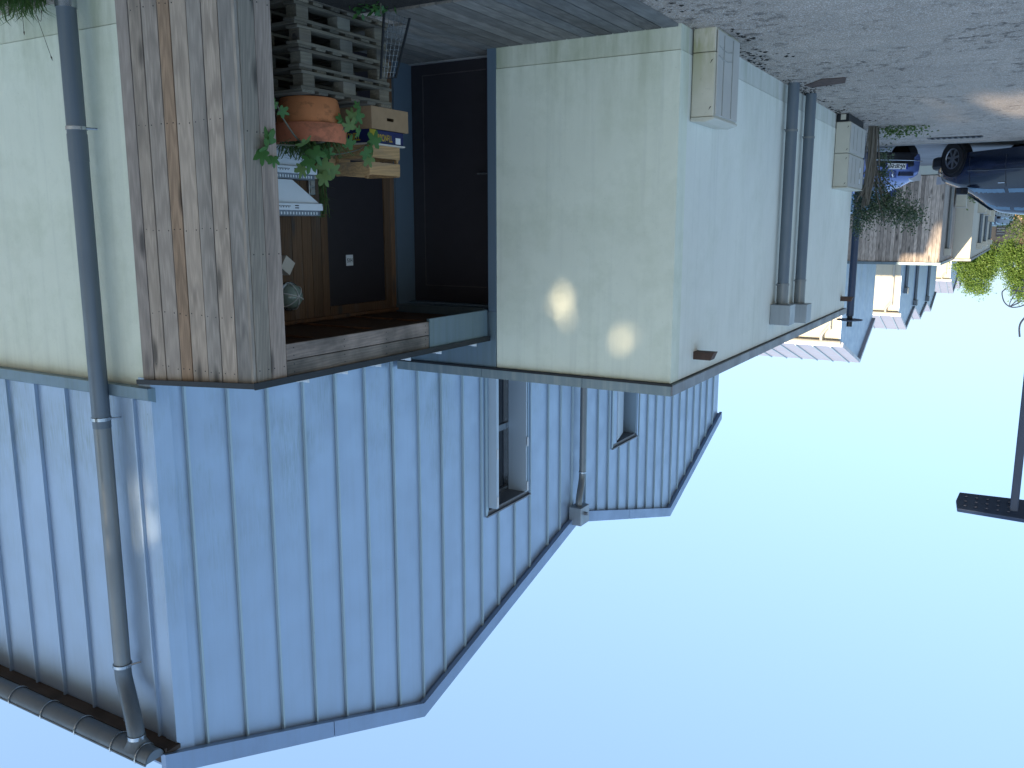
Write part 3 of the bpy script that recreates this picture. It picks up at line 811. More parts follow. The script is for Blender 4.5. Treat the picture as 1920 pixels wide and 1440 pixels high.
# ================================================================== TERRACOTTA POT + FIG
pc = (4.76, 5.115, pz + .003)
PT = thing('terracotta_pot', 'orange terracotta pot with wide red rim standing on the pallet stack', 'plant pot', pc)
b = MB(); b.lathe([(.0001, 0), (.205, 0), (.215, .01), (.247, .185), (.247, .20)], pc, 48); b.build('pot_body', 'terra', PT, smooth=True)
b = MB(); b.lathe([(.25, .186), (.272, .19), (.277, .215), (.268, .305), (.262, .325), (.245, .325), (.24, .24)], pc, 48); b.build('rim', 'terra_red', PT, smooth=True)
b = MB(); b.lathe([(.0001, .27), (.24, .27)], pc, 32); b.build('soil', 'soil', PT)

def fig_outline():
    lob = [(-90, .10), (-60, .36), (-25, .62), (-8, .60), (12, .44), (30, .80), (45, .92), (58, .74), (68, .50), (80, .86), (90, 1.06), (100, .86), (112, .50), (122, .74), (135, .92), (150, .80), (168, .44), (188, .60), (205, .62), (240, .36)]
    return [(r * cos(radians(a)), r * sin(radians(a)) + .12) for a, r in lob]
FO = fig_outline()
def fig_leaf(mb, base, tip, size, nrm, droop=.3):
    base = Vector(base); d_ = (Vector(tip) - base).normalized(); nrm = Vector(nrm); s_ = d_.cross(nrm).normalized(); nn = s_.cross(d_)
    vs = [base + d_ * size * .5 + nn * size * .06]
    for (x_, y_) in FO:
        q = base + (s_ * x_ + d_ * y_) * size + nn * (-(abs(x_) ** 1.5) * .35 - max(0, y_) ** 2 * droop) * size * .6
        vs.append(q)
    n_ = len(FO)
    mb.add(vs, [(0, 1 + k, 1 + (k + 1) % n_) for k in range(n_)])
FG = thing('fig_plant', 'young fig plant with large lobed green leaves growing from the terracotta pot', 'plant', (pc[0], pc[1], pc[2] + .27))
rz = pc[2] + .28
# stem end points (x,y,z) and leaves
stems = [
    ([(4.72, 5.05, rz), (4.58, 5.02, rz - .05 + .1), (4.50, 5.17, .90), (4.47, 5.27, .74)], .007),
    ([(4.70, 5.05, rz), (4.55, 4.78, rz + .06), (4.45, 4.52, .87), (4.40, 4.42, .80), (4.36, 4.33, .83)], .006),
    ([(4.74, 5.08, rz), (4.60, 4.8, 1.02), (4.45, 4.5, 1.05), (4.34, 4.28, 1.07)], .006),
    ([(4.76, 5.12, rz), (4.70, 5.2, 1.05), (4.60, 5.42, 1.02), (4.55, 5.60, .93)], .006),
    ([(4.76, 5.12, rz), (4.62, 4.98, 1.08), (4.5, 4.82, 1.18)], .006),
    ([(4.76, 5.12, rz), (4.7, 5.15, 1.12), (4.6, 5.12, 1.22)], .006),
]
for pts, r_ in stems:
    b = MB(); sp_ = spline(pts, 5); b.tube(sp_, [r_ * (1.3 - .7 * i / len(sp_)) for i in range(len(sp_))], 7); b.build('stem', 'stem', FG, smooth=True)
fl_ = [  # base, direction, size, normal
    ((4.46, 5.25, .80), (-.1, .08, -1), .085, (-1, -.3, .3)), ((4.46, 5.30, .76), (-.1, .5, .6), .095, (-1, -.4, .2)), ((4.47, 5.32, .72), (0, .6, -.8), .07, (-1, -.3, .3)),
    ((4.47, 5.24, .88), (-.2, -.4, -.5), .10, (-1, -.5, .4)), ((4.46, 5.30, .90), (0, .6, -.2), .08, (-1, -.3, .5)),
    ((4.37, 4.34, .83), (-.2, -.5, -.7), .075, (-1, -.4, .3)), ((4.37, 4.30, .85), (-.1, -.3, .8), .08, (-1, -.5, .1)), ((4.42, 4.47, .83), (-.2, .5, .2), .07, (-1, -.3, .5)),
    ((4.39, 4.38, .82), (-.2, .1, -1), .06, (-1, -.2, .3)),
    ((4.35, 4.28, 1.06), (-.2, -.35, -.6), .11, (-1, -.45, .5)), ((4.34, 4.27, 1.08), (-.3, -.6, .3), .12, (-.8, -.5, .6)), ((4.33, 4.20, 1.12), (-.2, -.2, .6), .10, (-.9, -.5, .3)),
    ((4.33, 4.30, 1.15), (-.2, -.1, .9), .07, (-1, -.4, .2)),
    ((4.52, 4.84, 1.12), (-.3, -.35, .8), .115, (-1, -.4, .3)), ((4.54, 4.90, 1.05), (-.3, .1, .5), .12, (-1, -.3, .7)), ((4.52, 4.80, 1.02), (-.4, -.5, -.1), .11, (-.9, -.4, .6)),
    ((4.55, 5.00, 1.14), (-.3, .4, .6), .12, (-1, -.3, .4)), ((4.53, 4.98, 1.22), (-.3, .3, .8), .10, (-1, -.3, .3)), ((4.56, 5.10, 1.18), (-.2, .5, .2), .10, (-1, -.4, .5)),
    ((4.50, 4.74, 1.18), (-.2, -.3, .7), .09, (-1, -.3, .3)), ((4.60, 5.08, 1.06), (-.3, .3, .1), .09, (-.8, -.3, .7)),
    ((4.55, 5.30, 1.0), (-.3, .1, -.7), .10, (-1, -.3, .3)), ((4.52, 5.45, 1.02), (-.2, .5, .4), .085, (-1, -.4, .4)), ((4.53, 5.50, 1.06), (-.2, .3, .7), .09, (-1, -.3, .5)),
    ((4.54, 5.60, .96), (-.1, .25, -.9), .12, (-1, -.3, .2)), ((4.54, 5.58, .98), (-.3, -.4, .5), .085, (-1, -.2, .5)),
    ((4.50, 5.18, .80), (-.2, -.5, .5), .08, (-1, -.4, .4)),
]
for bpt, d_, s_, n_ in fl_:
    b = MB(); bb = Vector(bpt); fig_leaf(b, bb, bb + Vector(d_), s_ * .88, n_, R.uniform(.1, .6)); b.build('leaf', 'fig_pale' if R.random() < .22 else 'fig', FG, smooth=True)
# little leaves and grass in the pot
gb = MB()
for i in range(240):
    a = R.uniform(0, 6.28); r_ = R.uniform(0, .22); x_, y_ = pc[0] + r_ * cos(a), pc[1] + r_ * sin(a)
    l_ = R.uniform(.06, .2); dx, dy = R.gauss(0, .11), R.gauss(0, .11); z_ = rz
    p0 = Vector((x_, y_, z_)); p1 = p0 + Vector((dx * .5, dy * .5, l_ * .8)); p2 = p0 + Vector((dx * 1.4, dy * 1.4, l_ * .6)); s_ = Vector((.0025, -.0025, 0))
    gb.add([p0 - s_, p0 + s_, p1 + s_, p1 - s_, p2], [(0, 1, 2, 3), (3, 2, 4)])
o = gb.build('grass_tuft', 'grass', PT); o['kind'] = 'stuff'
# trailing green stems standing behind the crate
HS = MB()
for i in range(16):
    x_, y_ = 5.02 + R.uniform(-.03, .03), 5.50 + R.uniform(-.03, .03); ph = R.uniform(0, 6)
    pts = [(x_ + .02 * sin(ph + z * 9), y_ + .025 * cos(ph + z * 7) + .0 * z, z) for z in [1.08 + .42 * j / 9 for j in range(10)]]
    HS.tube(pts, .0035, 5)
    for j in range(8):
        q = Vector(pts[R.randrange(2, 10)]); dd = Vector((R.gauss(0, .03), R.gauss(0, .03), .03)); HS.add([q, q + dd, q + dd * .6 + Vector((0, .008, 0))], [(0, 1, 2)])
HT = thing('hanging_plant', 'thin bundle of green rosemary like stems in front of the cooker hoods', 'plant', (5.02, 5.5, 1.1))
o = HS.build('foliage', 'grass', HT)
box('nursery_pot', 'black_metal', HT, 4.97, 5.07, 5.45, 5.55, .98, 1.08)

# ================================================================== BOXES AND CRATES
C1 = thing('cardboard_box', 'plain brown cardboard box with hand hole, lowest of the stack beside the fig pot', 'box', (4.58, 5.62, pz), 'boxes stacked on the pallets')
bx0, bx1, by0, by1, bz0, bz1 = 4.575, 4.95, 5.62, 6.10, pz + .001, pz + .175
b = MB(); b.box(bx0, bx0 + .008, by0, by1, bz0, bz1); 
# street side with a slot
b = MB(); hy0, hy1, hz0, hz1 = 5.815, 5.905, .732, .757
b.box(bx0, bx0 + .006, by0, hy0, bz0, bz1); b.box(bx0, bx0 + .006, hy1, by1, bz0, bz1); b.box(bx0, bx0 + .006, hy0, hy1, bz0, hz0); b.box(bx0, bx0 + .006, hy0, hy1, hz1, bz1)
b.box(bx0 + .0065, bx1, by0, by0 + .006, bz0, bz1); b.box(bx0 + .0065, bx1, by1 - .006, by1, bz0, bz1); b.box(bx1 - .006, bx1, by0 + .0065, by1 - .0065, bz0, bz1); b.box(bx0 + .007, bx1 - .0065, by0 + .0065, by1 - .0065, bz0, bz0 + .006)
b.build('carton', 'card', C1)
C2 = thing('produce_tray', 'navy blue printed fruit tray with gold lettering above the cardboard box', 'box', (4.6, 5.60, .83), 'boxes stacked on the pallets')
z0 = bz1 + .002; z1 = z0 + .105
b = MB(); b.box(4.60, 4.96, 5.62, 6.06, z0, z1); b.build('carton', 'navy', C2)
MB().box(4.59, 4.97, 5.61, 6.07, z1 + .0005, z1 + .012).build('rim', 'paper', C2)
MB().box(4.598, 4.5995, 5.955, 6.02, z0 + .045, z0 + .095).build('sticker', 'plate_white', C2)
MB().box(4.5975, 4.5995, 5.62, 5.70, z0 + .0, z1 - .01).build('corner_print', 'yellow', C2)
b = MB(); b.box(4.598, 4.5995, 5.83, 5.87, z1 - .03, z1 - .012); b.build('hand_hole', 'ink', C2)
text('lettering', 'CARBONELL', .074, 'gold', C2, (4.5990, 5.66, z1 - .022), (0, 1, 0), (0, 0, -1), .60, .0016)
text('lettering', 'CARBONELL', .085, 'gold', C2, (4.945, 5.6185, z1 - .020), (-1, 0, 0), (0, 0, -1), .52, .0018)
def crate(label, x0, y0, z0, w_, d_, h_, ncol=1.0, rows=2, grp='boxes stacked on the pallets'):
    K = thing('wooden_crate', label, 'crate', (x0, y0, z0), grp)
    cl = lambda: tuple(c * ncol for c in tint(.85, 1.15, .04))
    hs = h_ / (rows + .35)
    for r_ in range(rows):
        za = z0 + r_ * (h_ - hs) / max(1, rows - 1)
        box('slat', 'crate', K, x0, x0 + .008, y0, y0 + d_, za, za + hs, color=cl())
        box('slat', 'crate', K, x0 + w_ - .008, x0 + w_, y0, y0 + d_, za, za + hs, color=cl())
        box('end_slat', 'crate', K, x0 + .0085, x0 + w_ - .0085, y0, y0 + .009, za, za + hs + .008, color=cl())
        box('end_slat', 'crate', K, x0 + .0085, x0 + w_ - .0085, y0 + d_ - .009, y0 + d_, za, za + hs + .008, color=cl())
    for (xa, ya) in ((x0 + .009, y0 + .01), (x0 + w_ - .034, y0 + .01), (x0 + .009, y0 + d_ - .035), (x0 + w_ - .034, y0 + d_ - .035)):
        box('corner_block', 'crate', K, xa, xa + .025, ya, ya + .025, z0, z0 + h_ + .004, color=cl())
    box('base', 'crate', K, x0 + .009, x0 + w_ - .009, y0 + .01, y0 + d_ - .01, z0, z0 + .006, color=cl())
    st_ = MB()
    for i in range(4): st_.box(x0 + .05, x0 + .054, y0 - .001, y0, z0 + .05 + i * .03, z0 + .062 + i * .03)
    st_.build('staples', 'ink', K)
    return K
crate('light slatted wooden crate, topmost of the stack beside the fig pot', 4.61, 5.62, z1 + .013, .36, .40, .235)
# second stack behind the fig
tag(box('storage_box', 'card', None, 4.98, 5.20, 5.58, 5.84, pz + .001, 1.045), 'cardboard box hidden under the small crate behind the fig', 'box')
crate('small pale wooden crate leaning behind the fig leaves and larger crate', 4.97, 5.55, 1.047, .24, .26, .12, 1.1, 1)
gb_ = thing('juice_carton', 'white carton with green print between the hoods and the small crate', 'carton', (5.05, 5.5, 1.1))
box('carton', 'paper', gb_, 5.21, 5.33, 5.47, 5.66, 1.047, 1.205); box('printed_band', 'fig', gb_, 5.2085, 5.2098, 5.48, 5.60, 1.15, 1.20)
b = MB(); b.lathe([(.0001, -.001), (.016, -.001), (.016, .0)], (5.2086, 5.62, 1.17), 14, 'x'); b.build('printed_fruit', 'amber', gb_)
tag(box('storage_box', 'card', None, 5.21, 5.38, 5.46, 5.90, pz + .001, 1.046), 'cardboard box hidden under the white juice carton', 'box')

# ================================================================== COOKER HOODS (upside down)
def hood(label, x0, y0, y1, z0, z1, ctr, body_h):
    Hh = thing('cooker_hood', label, 'cooker hood', (x0, y0, z0), 'white cooker hoods')
    xb = 5.40
    zf = z1 - .07
    # chimney body tapering from the flange downwards
    b = MB(); d_ = (y1 - y0)
    b.add([(x0 + .02, y0 + .0, zf), (x0 + .02, y1 - .02, zf), (xb, y1 - .02, zf), (xb, y0, zf),
           (x0 + .05, y0 + .0, z0), (x0 + .05, y0 + d_ * .45, z0), (xb, y0 + d_ * .45, z0), (xb, y0, z0)],
          [(0, 1, 5, 4), (1, 2, 6, 5), (2, 3, 7, 6), (3, 0, 4, 7), (4, 5, 6, 7), (0, 3, 2, 1)])
    b.build('hood_body', 'hood_white', Hh, bevel=.004)
    f_ = box('control_panel', 'hood_white', Hh, x0, xb, y0, y1, zf + .001, z1 - .012, bevel=.006)
    bt = MB()
    for i in range(2): bt.box(x0 - .002, x0 - .0002, y0 + .20, y0 + .24, zf + .018 + i * .018, zf + .026 + i * .018)
    for i in range(9): bt.box(x0 - .002, x0 - .0002, y0 + .03 + i * .014, y0 + .036 + i * .014, zf + .022, zf + .03 + .008 * (i % 2))
    o_ = bt.build('print', 'ink', f_); o_['kind'] = 'stuff'
    b = MB(); b.box(x0 + .02, xb - .01, y0 + .015, y1 - .015, z1 - .011, z1 + .03); b.build('filter_grille', 'grille', Hh)
    g2 = MB()
    for i in range(14): g2.box(x0 + .018, x0 + .0195, y0 + .03 + i * (d_ - .06) / 14, y0 + .03 + i * (d_ - .06) / 14 + .012, z1, z1 + .02)
    g2.build('grille_slots', 'hood_white', Hh)
hood('white metal cooker hood lying upside down directly behind the fig pot', 5.0, 4.98, 5.44, pz + .001, 1.20, 0, 0)
hood('white metal cooker hood balanced upside down on top of the other hood', 4.98, 4.95, 5.47, 1.235, 1.485, 0, 0)

# ================================================================== WIRE RACK + PLANTS BY THE DECK
W = thing('wire_rack', 'dark green folding wire mesh panel leaning on the pallets by the deck', 'rack', (4.3, 5.6, 0))
fr = [(4.30, 5.47, -.02), (4.33, 5.44, .50), (4.31, 5.60, .47), (4.24, 5.72, -.02)]
b = MB(); b.tube(fr, .010, 8); b.tube([fr[0], fr[3]], .010, 8); b.build('frame', 'black_metal', W, smooth=True)
for k in range(1, 5):
    t = k / 5; a = Vector(fr[0]).lerp(Vector(fr[3]), t); c_ = Vector(fr[1]).lerp(Vector(fr[2]), t)
    b = MB(); b.tube([a, c_], .0022, 5); b.build('wire', 'galv', W)
for k in range(1, 12):
    t = k / 12; a = Vector(fr[0]).lerp(Vector(fr[1]), t); c_ = Vector(fr[3]).lerp(Vector(fr[2]), t)
    b = MB(); b.tube([a, c_], .0018, 5); b.build('wire', 'galv', W)
def leafclump(n, c, sp, size, seed, up=.3):
    rr = random.Random(seed); mb = MB()
    for i in range(n):
        p_ = Vector((c[0] + rr.gauss(0, sp[0]), c[1] + rr.gauss(0, sp[1]), max(.0, c[2] + rr.gauss(0, sp[2]))))
        d_ = Vector((rr.gauss(0, 1), rr.gauss(0, 1), rr.gauss(up, .6))).normalized(); s_ = d_.orthogonal().normalized()
        s_ = (Matrix.Rotation(rr.uniform(0, 6.28), 3, d_) @ s_); l_ = size * rr.uniform(.6, 1.3)
        mb.add([p_, p_ + d_ * l_ * .5 + s_ * l_ * .28, p_ + d_ * l_, p_ + d_ * l_ * .5 - s_ * l_ * .28], [(0, 1, 2, 3)])
    return mb
pb = thing('leafy_plant', 'low leafy plant in the dark soil at the near edge of the deck', 'plant', (4.2, 5.3, 0))
leafclump(60, (4.30, 5.34, .02), (.07, .05, .02), .06, 3).build('foliage', 'fig', pb)
b = MB(); b.tube([(4.2, 5.3, -.02), (4.2, 5.3, .08)], .006, 6); b.build('stem', 'stem', pb)

# grass and ribwort weeds at the foot of the house wall
gw = MB(); rr = random.Random(11)
for i in range(1000):
    x_ = 6.02 + abs(rr.gauss(0, .28)) if i < 1100 else rr.uniform(5.6, 7.2); y_ = rr.uniform(3.45, 3.95); l_ = rr.uniform(.05, .19 if x_ > 6.08 else .07)
    dx, dy = rr.gauss(0, .05), rr.gauss(0, .05); p0 = Vector((x_, y_, -.01)); p1 = p0 + Vector((dx * .4, dy * .4, l_ * .7)); p2 = p0 + Vector((dx * 1.5, dy * 1.5, l_))
    s_ = Vector((rr.gauss(0, .003), rr.gauss(0, .003), 0))
    gw.add([p0 - s_, p0 + s_, p1 + s_ * .8, p1 - s_ * .8, p2], [(0, 1, 2, 3), (3, 2, 4)])
o = gw.build('grass', 'grass'); o['kind'] = 'stuff'
for i, (pts, hd) in enumerate((([(6.08, 3.8, 0), (5.99, 3.8, .18), (5.87, 3.8, .45)], .038), ([(6.15, 3.8, 0), (6.15, 3.8, .26)], .03), ([(6.02, 3.82, .02), (6.0, 3.8, .15), (5.95, 3.8, .22), (5.93, 3.8, .17)], .02), ([(6.3, 3.8, 0), (6.31, 3.8, .13)], .02))):
    wt = thing('weed_stalk', ['tall leaning weed stalk with a dark seed head against the downpipe wall', 'short upright seed stalk in the grass under the plinth line', 'bent weed stem curling beside the downpipe', 'smallest seed stalk at the edge of the grass'][i], 'weed', pts[0], 'seed stalks in the grass')
    b = MB(); sp_ = spline(pts, 6); b.tube(sp_, .0018, 5); b.build('stem', 'stem', wt)
    e_ = Vector(sp_[-1]); d_ = (Vector(sp_[-1]) - Vector(sp_[-2])).normalized()
    b = MB(); b.tube([e_, e_ + d_ * hd * .4, e_ + d_ * hd], [.002, .005, .001], 7); b.build('seed_head', 'bark', wt)

# ================================================================== BUSH, STUMP AND LAMP POST BEYOND THE ANNEX
B = thing('shrub', 'bushy shrub with small glossy leaves beyond the double cabinet', 'bush', (2.1, 15.9, 0))
rr = random.Random(5)
for i in range(9):
    a = rr.uniform(0, 6.28); b = MB(); e_ = (2.05 + rr.gauss(0, .28), 15.95 + rr.gauss(0, .25), rr.uniform(1.0, 1.6))
    b.tube(spline([(2.30 + rr.gauss(0, .04), 15.7 + rr.gauss(0, .05), -.05), (2.28 + rr.gauss(0, .05), 15.75, .6), e_], 5), .011, 6); b.build('branch', 'log', B, smooth=True)
rr = random.Random(6); fb = MB()
blobs = [((2.42, 15.9, 1.32), (.22, .25, .28), 1700), ((2.05, 15.9, 1.25), (.30, .3, .26), 2200), ((1.72, 15.9, 1.42), (.25, .25, .20), 1200), ((2.28, 15.9, 1.0), (.26, .2, .25), 1000), ((2.15, 15.85, .62), (.10, .12, .25), 500), ((2.50, 15.9, 1.62), (.07, .1, .14), 200)]
for (c_, s_, n_) in blobs:
    for i in range(n_):
        p_ = Vector((c_[0] + rr.gauss(0, s_[0] * .55), c_[1] + rr.gauss(0, s_[1] * .55), c_[2] + rr.gauss(0, s_[2] * .55)))
        d_ = Vector((rr.gauss(0, 1), rr.gauss(0, 1), rr.gauss(0, .8))).normalized(); q_ = d_.orthogonal().normalized(); q_ = Matrix.Rotation(rr.uniform(0, 6.28), 3, d_) @ q_; l_ = rr.uniform(.026, .056)
        fb.add([p_, p_ + d_ * l_ * .5 + q_ * l_ * .25, p_ + d_ * l_, p_ + d_ * l_ * .5 - q_ * l_ * .25], [(0, 1, 2, 3)])
fb.build('foliage', 'bush', B)
S = thing('climber_trunk', 'old fibrous grey brown trunk of a climber standing beside the double cabinet', 'trunk', (2.25, 15.55, 0))
rr = random.Random(9)
for i in range(20):
    x_ = 2.31 + rr.uniform(-.055, .055); y_ = 15.55 + rr.uniform(-.06, .06)
    b = MB(); b.tube(spline([(x_, y_, -.1), (x_ + rr.gauss(0, .02), y_, .4), (x_ + rr.gauss(0, .03) + .02, y_, .85), (x_ + .05 + rr.gauss(0, .04), y_, rr.uniform(1.1, 1.35))], 4), rr.uniform(.008, .017), 7); b.build('strand', 'log', S, smooth=True)
b = MB(); rr = random.Random(4); lw = leafclump(420, (1.95, 15.8, .06), (.22, .15, .05), .05, 8)
o = lw.build('ground_cover', 'grass'); o['kind'] = 'stuff'
LP = thing('lamp_post', 'dark steel lamp post with flat disc head rising behind the shrub', 'street lamp', (2.70, 17, -.1))
b = MB(); b.tube([(2.70, 17, 0), (2.70, 17, 3.22)], .066, 20); b.build('pole', 'lamp_steel', LP, smooth=True)
b = MB(); b.tube([(2.70, 17, 3.22), (2.70, 17, 3.42)], .05, 16); b.build('lamp_neck', 'black_metal', LP, smooth=True)
b = MB(); b.lathe([(.0001, .03), (.12, .02), (.23, 0), (.23, -.012), (.0001, -.012)], (2.70, 17, 3.30), 28); b.build('lamp_shade', 'lamp_steel', LP, smooth=True)

# ================================================================== CARS
def carloft(parent, st, mat_body, n_sec=15):
    """st: list of (x, zsill, zbelt, ztop, wsill, wbelt, wtop). returns evaluator"""
    def sec(s):
        x_, zs, zb, zt, ws, wb, wt = s
        zm = zs + (zb - zs) * .45; wm = max(ws, wb) * 1.015
        half = [(0, zs), (ws * .7, zs), (ws * .97, zs + .02), (wm, zs + (zm - zs) * .6), (wm * 1.0, zm), (wb * 1.0, zb - .04), (wb * .985, zb), (wb + (wt - wb) * .5, zb + (zt - zb) * .5), (wt, zt - (zt - zb) * .12), (wt * .86, zt - (zt - zb) * .02 - .004), (wt * .5, zt + .008), (0, zt + .014)]
        return [(x_, yy, zz) for yy, zz in half] + [(x_, -yy, zz) for yy, zz in half[-2:0:-1]]
    rows = []
    X_ = [s[0] for s in st]
    for i in range(len(st) - 1):
        for k in range(4):
            t = k / 4
            a, b_, c_, d_ = st[max(i - 1, 0)], st[i], st[i + 1], st[min(i + 2, len(st) - 1)]
            # monotone-ish: mix of linear and catmull
            cr = [.5 * ((2 * b_[j]) + (c_[j] - a[j]) * t + (2 * a[j] - 5 * b_[j] + 4 * c_[j] - d_[j]) * t * t + (3 * b_[j] - a[j] - 3 * c_[j] + d_[j]) * t ** 3) for j in range(7)]
            ln = [b_[j] * (1 - t) + c_[j] * t for j in range(7)]
            rows.append([cr[j] * .5 + ln[j] * .5 for j in range(7)])
    rows.append(list(st[-1]))
    mb = MB(); secs = [sec(r_) for r_ in rows]; n = len(secs[0])
    mb.add([v for s in secs for v in s], [(i * n + k, i * n + (k + 1) % n, (i + 1) * n + (k + 1) % n, (i + 1) * n + k) for i in range(len(secs) - 1) for k in range(n)] + [tuple(range(n)), tuple((len(secs) - 1) * n + k for k in range(n))[::-1]])
    o = mb.build('body', mat_body, parent, smooth=True)
    def at(x_, t, side=1, off=.006):
        """point on the side: t 0 = belt .. 1 = top, negative t goes below belt to the sill (t=-1)"""
        j = 0
        while j < len(rows) - 2 and not (min(rows[j][0], rows[j + 1][0]) <= x_ <= max(rows[j][0], rows[j + 1][0])): j += 1
        f = (x_ - rows[j][0]) / ((rows[j + 1][0] - rows[j][0]) or 1); r_ = [rows[j][q] * (1 - f) + rows[j + 1][q] * f for q in range(7)]
        _, zs, zb, zt, ws, wb, wt = r_
        if t >= 0: y_ = wb * .985 + (wt - wb * .985) * (t / .88); z_ = zb + (zt - zb) * t
        else:
            zm = zs + (zb - zs) * .45; wm = max(ws, wb) * 1.015; z_ = zb + t * (zb - zs)
            y_ = wb + (wm - wb) * min(1, (zb - z_) / max(.01, zb - zm)) if z_ > zm else wm
        return Vector((x_, side * (y_ + off), z_))
    return at
def wheel(parent, x_, side, yw, r_, z0=0.0, rim='alloy', spokes=7):
    ya = side * yw
    b = MB(); b.lathe([(r_ * .62, -.0 * side), (r_ * .66, side * .0), (r_ * .95, side * .005), (r_, -side * .03), (r_, -side * .17), (r_ * .9, -side * .2), (r_ * .3, -side * .2)], (x_, ya, z0 + r_), 36, 'y')
    wt_ = b.build('wheel', 'rubber', parent, smooth=True)
    b = MB(); b.lathe([(r_ * .64, -side * .004), (r_ * .60, -side * .01), (r_ * .58, -side * .06), (.0001, -side * .07)], (x_, ya, z0 + r_), 30, 'y'); b.build('rim_well', 'black_metal', wt_, smooth=True)
    b = MB(); b.lathe([(r_ * .655, side * .002), (r_ * .60, side * .003), (r_ * .575, -side * .012)], (x_, ya, z0 + r_), 36, 'y')
    for k in range(spokes):
        a = 2 * pi * k / spokes + .2; T = Matrix.Translation((x_, ya, z0 + r_)) @ Matrix.Rotation(a, 4, 'Y')
        b.box(.03, r_ * .60, min(-side * .02, -side * .002), max(-side * .02, -side * .002), -r_ * .065, r_ * .065, T)
    b.lathe([(.0001, side * .004), (r_ * .15, side * .004), (r_ * .17, -side * .02)], (x_, ya, z0 + r_), 18, 'y')
    b.build('rim', rim, wt_)
    a_ = MB(); a_.lathe([(r_ * 1.13, -side * .012), (r_ * 1.13, -side * .2), ], (x_, ya, z0 + r_ + .01), 36, 'y')
    a_.lathe([(.0001, -side * .021), (r_ * 1.13, -side * .021)], (x_, ya, z0 + r_ + .01), 36, 'y'); a_.build('wheel_arch', 'trim_black', parent)
def glass(parent, at, x0, x1, name, mat='glass_dark', side=1, t0=.04, t1=.80, slope0=0, slope1=0, n=6):
    mb = MB(); vs = []
    for i in range(n + 1):
        f = i / n
        for t in (t0, (t0 + t1) / 2, t1):
            g_ = (t - t0) / (t1 - t0); xa = x0 + slope0 * g_; xb = x1 + slope1 * g_
            vs.append(at(xa + (xb - xa) * f, t, side, .008))
    mb.add(vs, [(i * 3 + k, (i + 1) * 3 + k, (i + 1) * 3 + k + 1, i * 3 + k + 1) for i in range(n) for k in range(2)])
    return mb.build(name, mat, parent)
def place(root, x_, y_, z_, hx, hy):
    root.location = (x_, y_, z_); root.rotation_euler = (0, 0, atan2(hy, hx))

# --- small blue hatchback facing us
c1 = thing('parked_car', 'small bright blue hatchback seen from the front, half hidden behind the shrub', 'car', (0, 0, 0), 'parked cars')
st1 = [(1.80, .30, .42, .50, .52, .50, .40), (1.74, .22, .56, .66, .66, .66, .52), (1.60, .20, .68, .76, .76, .75, .58), (1.30, .20, .80, .88, .80, .78, .60), (.95, .20, .88, .98, .815, .78, .60),
       (.80, .20, .90, 1.04, .815, .775, .60), (.25, .20, .93, 1.36, .815, .77, .56), (-.1, .20, .94, 1.44, .815, .77, .55), (-.8, .20, .96, 1.45, .815, .765, .54), (-1.30, .22, .97, 1.40, .80, .74, .52), (-1.60, .26, .95, 1.12, .74, .68, .50), (-1.70, .34, .85, .95, .66, .60, .45)]
at1 = carloft(c1, st1, 'car_blue')
for s_ in (1, -1):
    wheel(c1, 1.15, s_, .845, .29); wheel(c1, -1.12, s_, .845, .29)
    glass(c1, at1, -.30, .62, 'side_window', side=s_, slope1=-.42); glass(c1, at1, -1.15, -.36, 'side_window', side=s_, slope0=.12)
    b = MB(); b.prism([(.78 * s_, .62), (.48 * s_, .60), (.50 * s_, .73), (.62 * s_, .78), (.78 * s_, .76)], 0, 1.55, 1.66, None); b.build('headlight', 'lamp_lens', c1, smooth=False)
    b = MB(); b.box(.62, .78, s_ * .80 - .03, s_ * .92, .92, 1.06); b.build('wing_mirror', 'car_blue', c1, bevel=.02)
    b = MB(); b.lathe([(.0001, .02), (.045, .02), (.05, 0)], (1.72, s_ * .60, .34), 16, 'x'); b.build('fog_light', 'lamp_lens', c1)
ws = MB(); ws.add([(.86, .60, 1.0), (.86, -.60, 1.0), (.30, -.52, 1.37), (.30, .52, 1.37), (.93, 0, 1.005), (.36, 0, 1.395)], [(0, 4, 5, 3), (4, 1, 2, 5)]); ws.build('windscreen', 'glass_blue', c1)
bp = MB(); bp.prism([(1.50, -.80), (1.72, -.66), (1.85, -.36), (1.88, 0), (1.85, .36), (1.72, .66), (1.50, .80), (1.3, .80), (1.3, -.80)], 2, .22, .50); bmp = bp.build('bumper', 'trim_black', c1, bevel=.04)
bp = MB(); bp.tube([(1.60, -.80, .38), (1.77, -.70, .38), (1.875, -.38, .38), (1.90, 0, .38), (1.875, .38, .38), (1.77, .70, .38), (1.60, .80, .38)], .007, 6); bp.build('trim_strip', 'chrome', c1)
for s_ in (1, -1):
    g_ = MB(); g_.box(1.71, 1.79, s_ * .33 - .17, s_ * .33 + .17, .60, .68); gg = g_.build('grille', 'trim_black', c1, bevel=.01)
    for k in range(3): box('grille_bar', 'car_blue', gg, 1.788, 1.794, s_ * .33 - .16, s_ * .33 + .16, .612 + k * .024, .618 + k * .024)
pl = box('number_plate', 'plate_white', c1, 1.881, 1.892, -.26, .26, .445, .555)
box('plate_band', 'plate_blue', pl, 1.8925, 1.894, -.26, -.222, .446, .554); box('plate_band', 'plate_blue', pl, 1.8925, 1.894, .222, .26, .446, .554)
text('lettering', 'AN-287-DS', .098, 'ink', pl, (1.8935, -.205, .464), (0, 1, 0), (0, 0, 1), .78, .003)
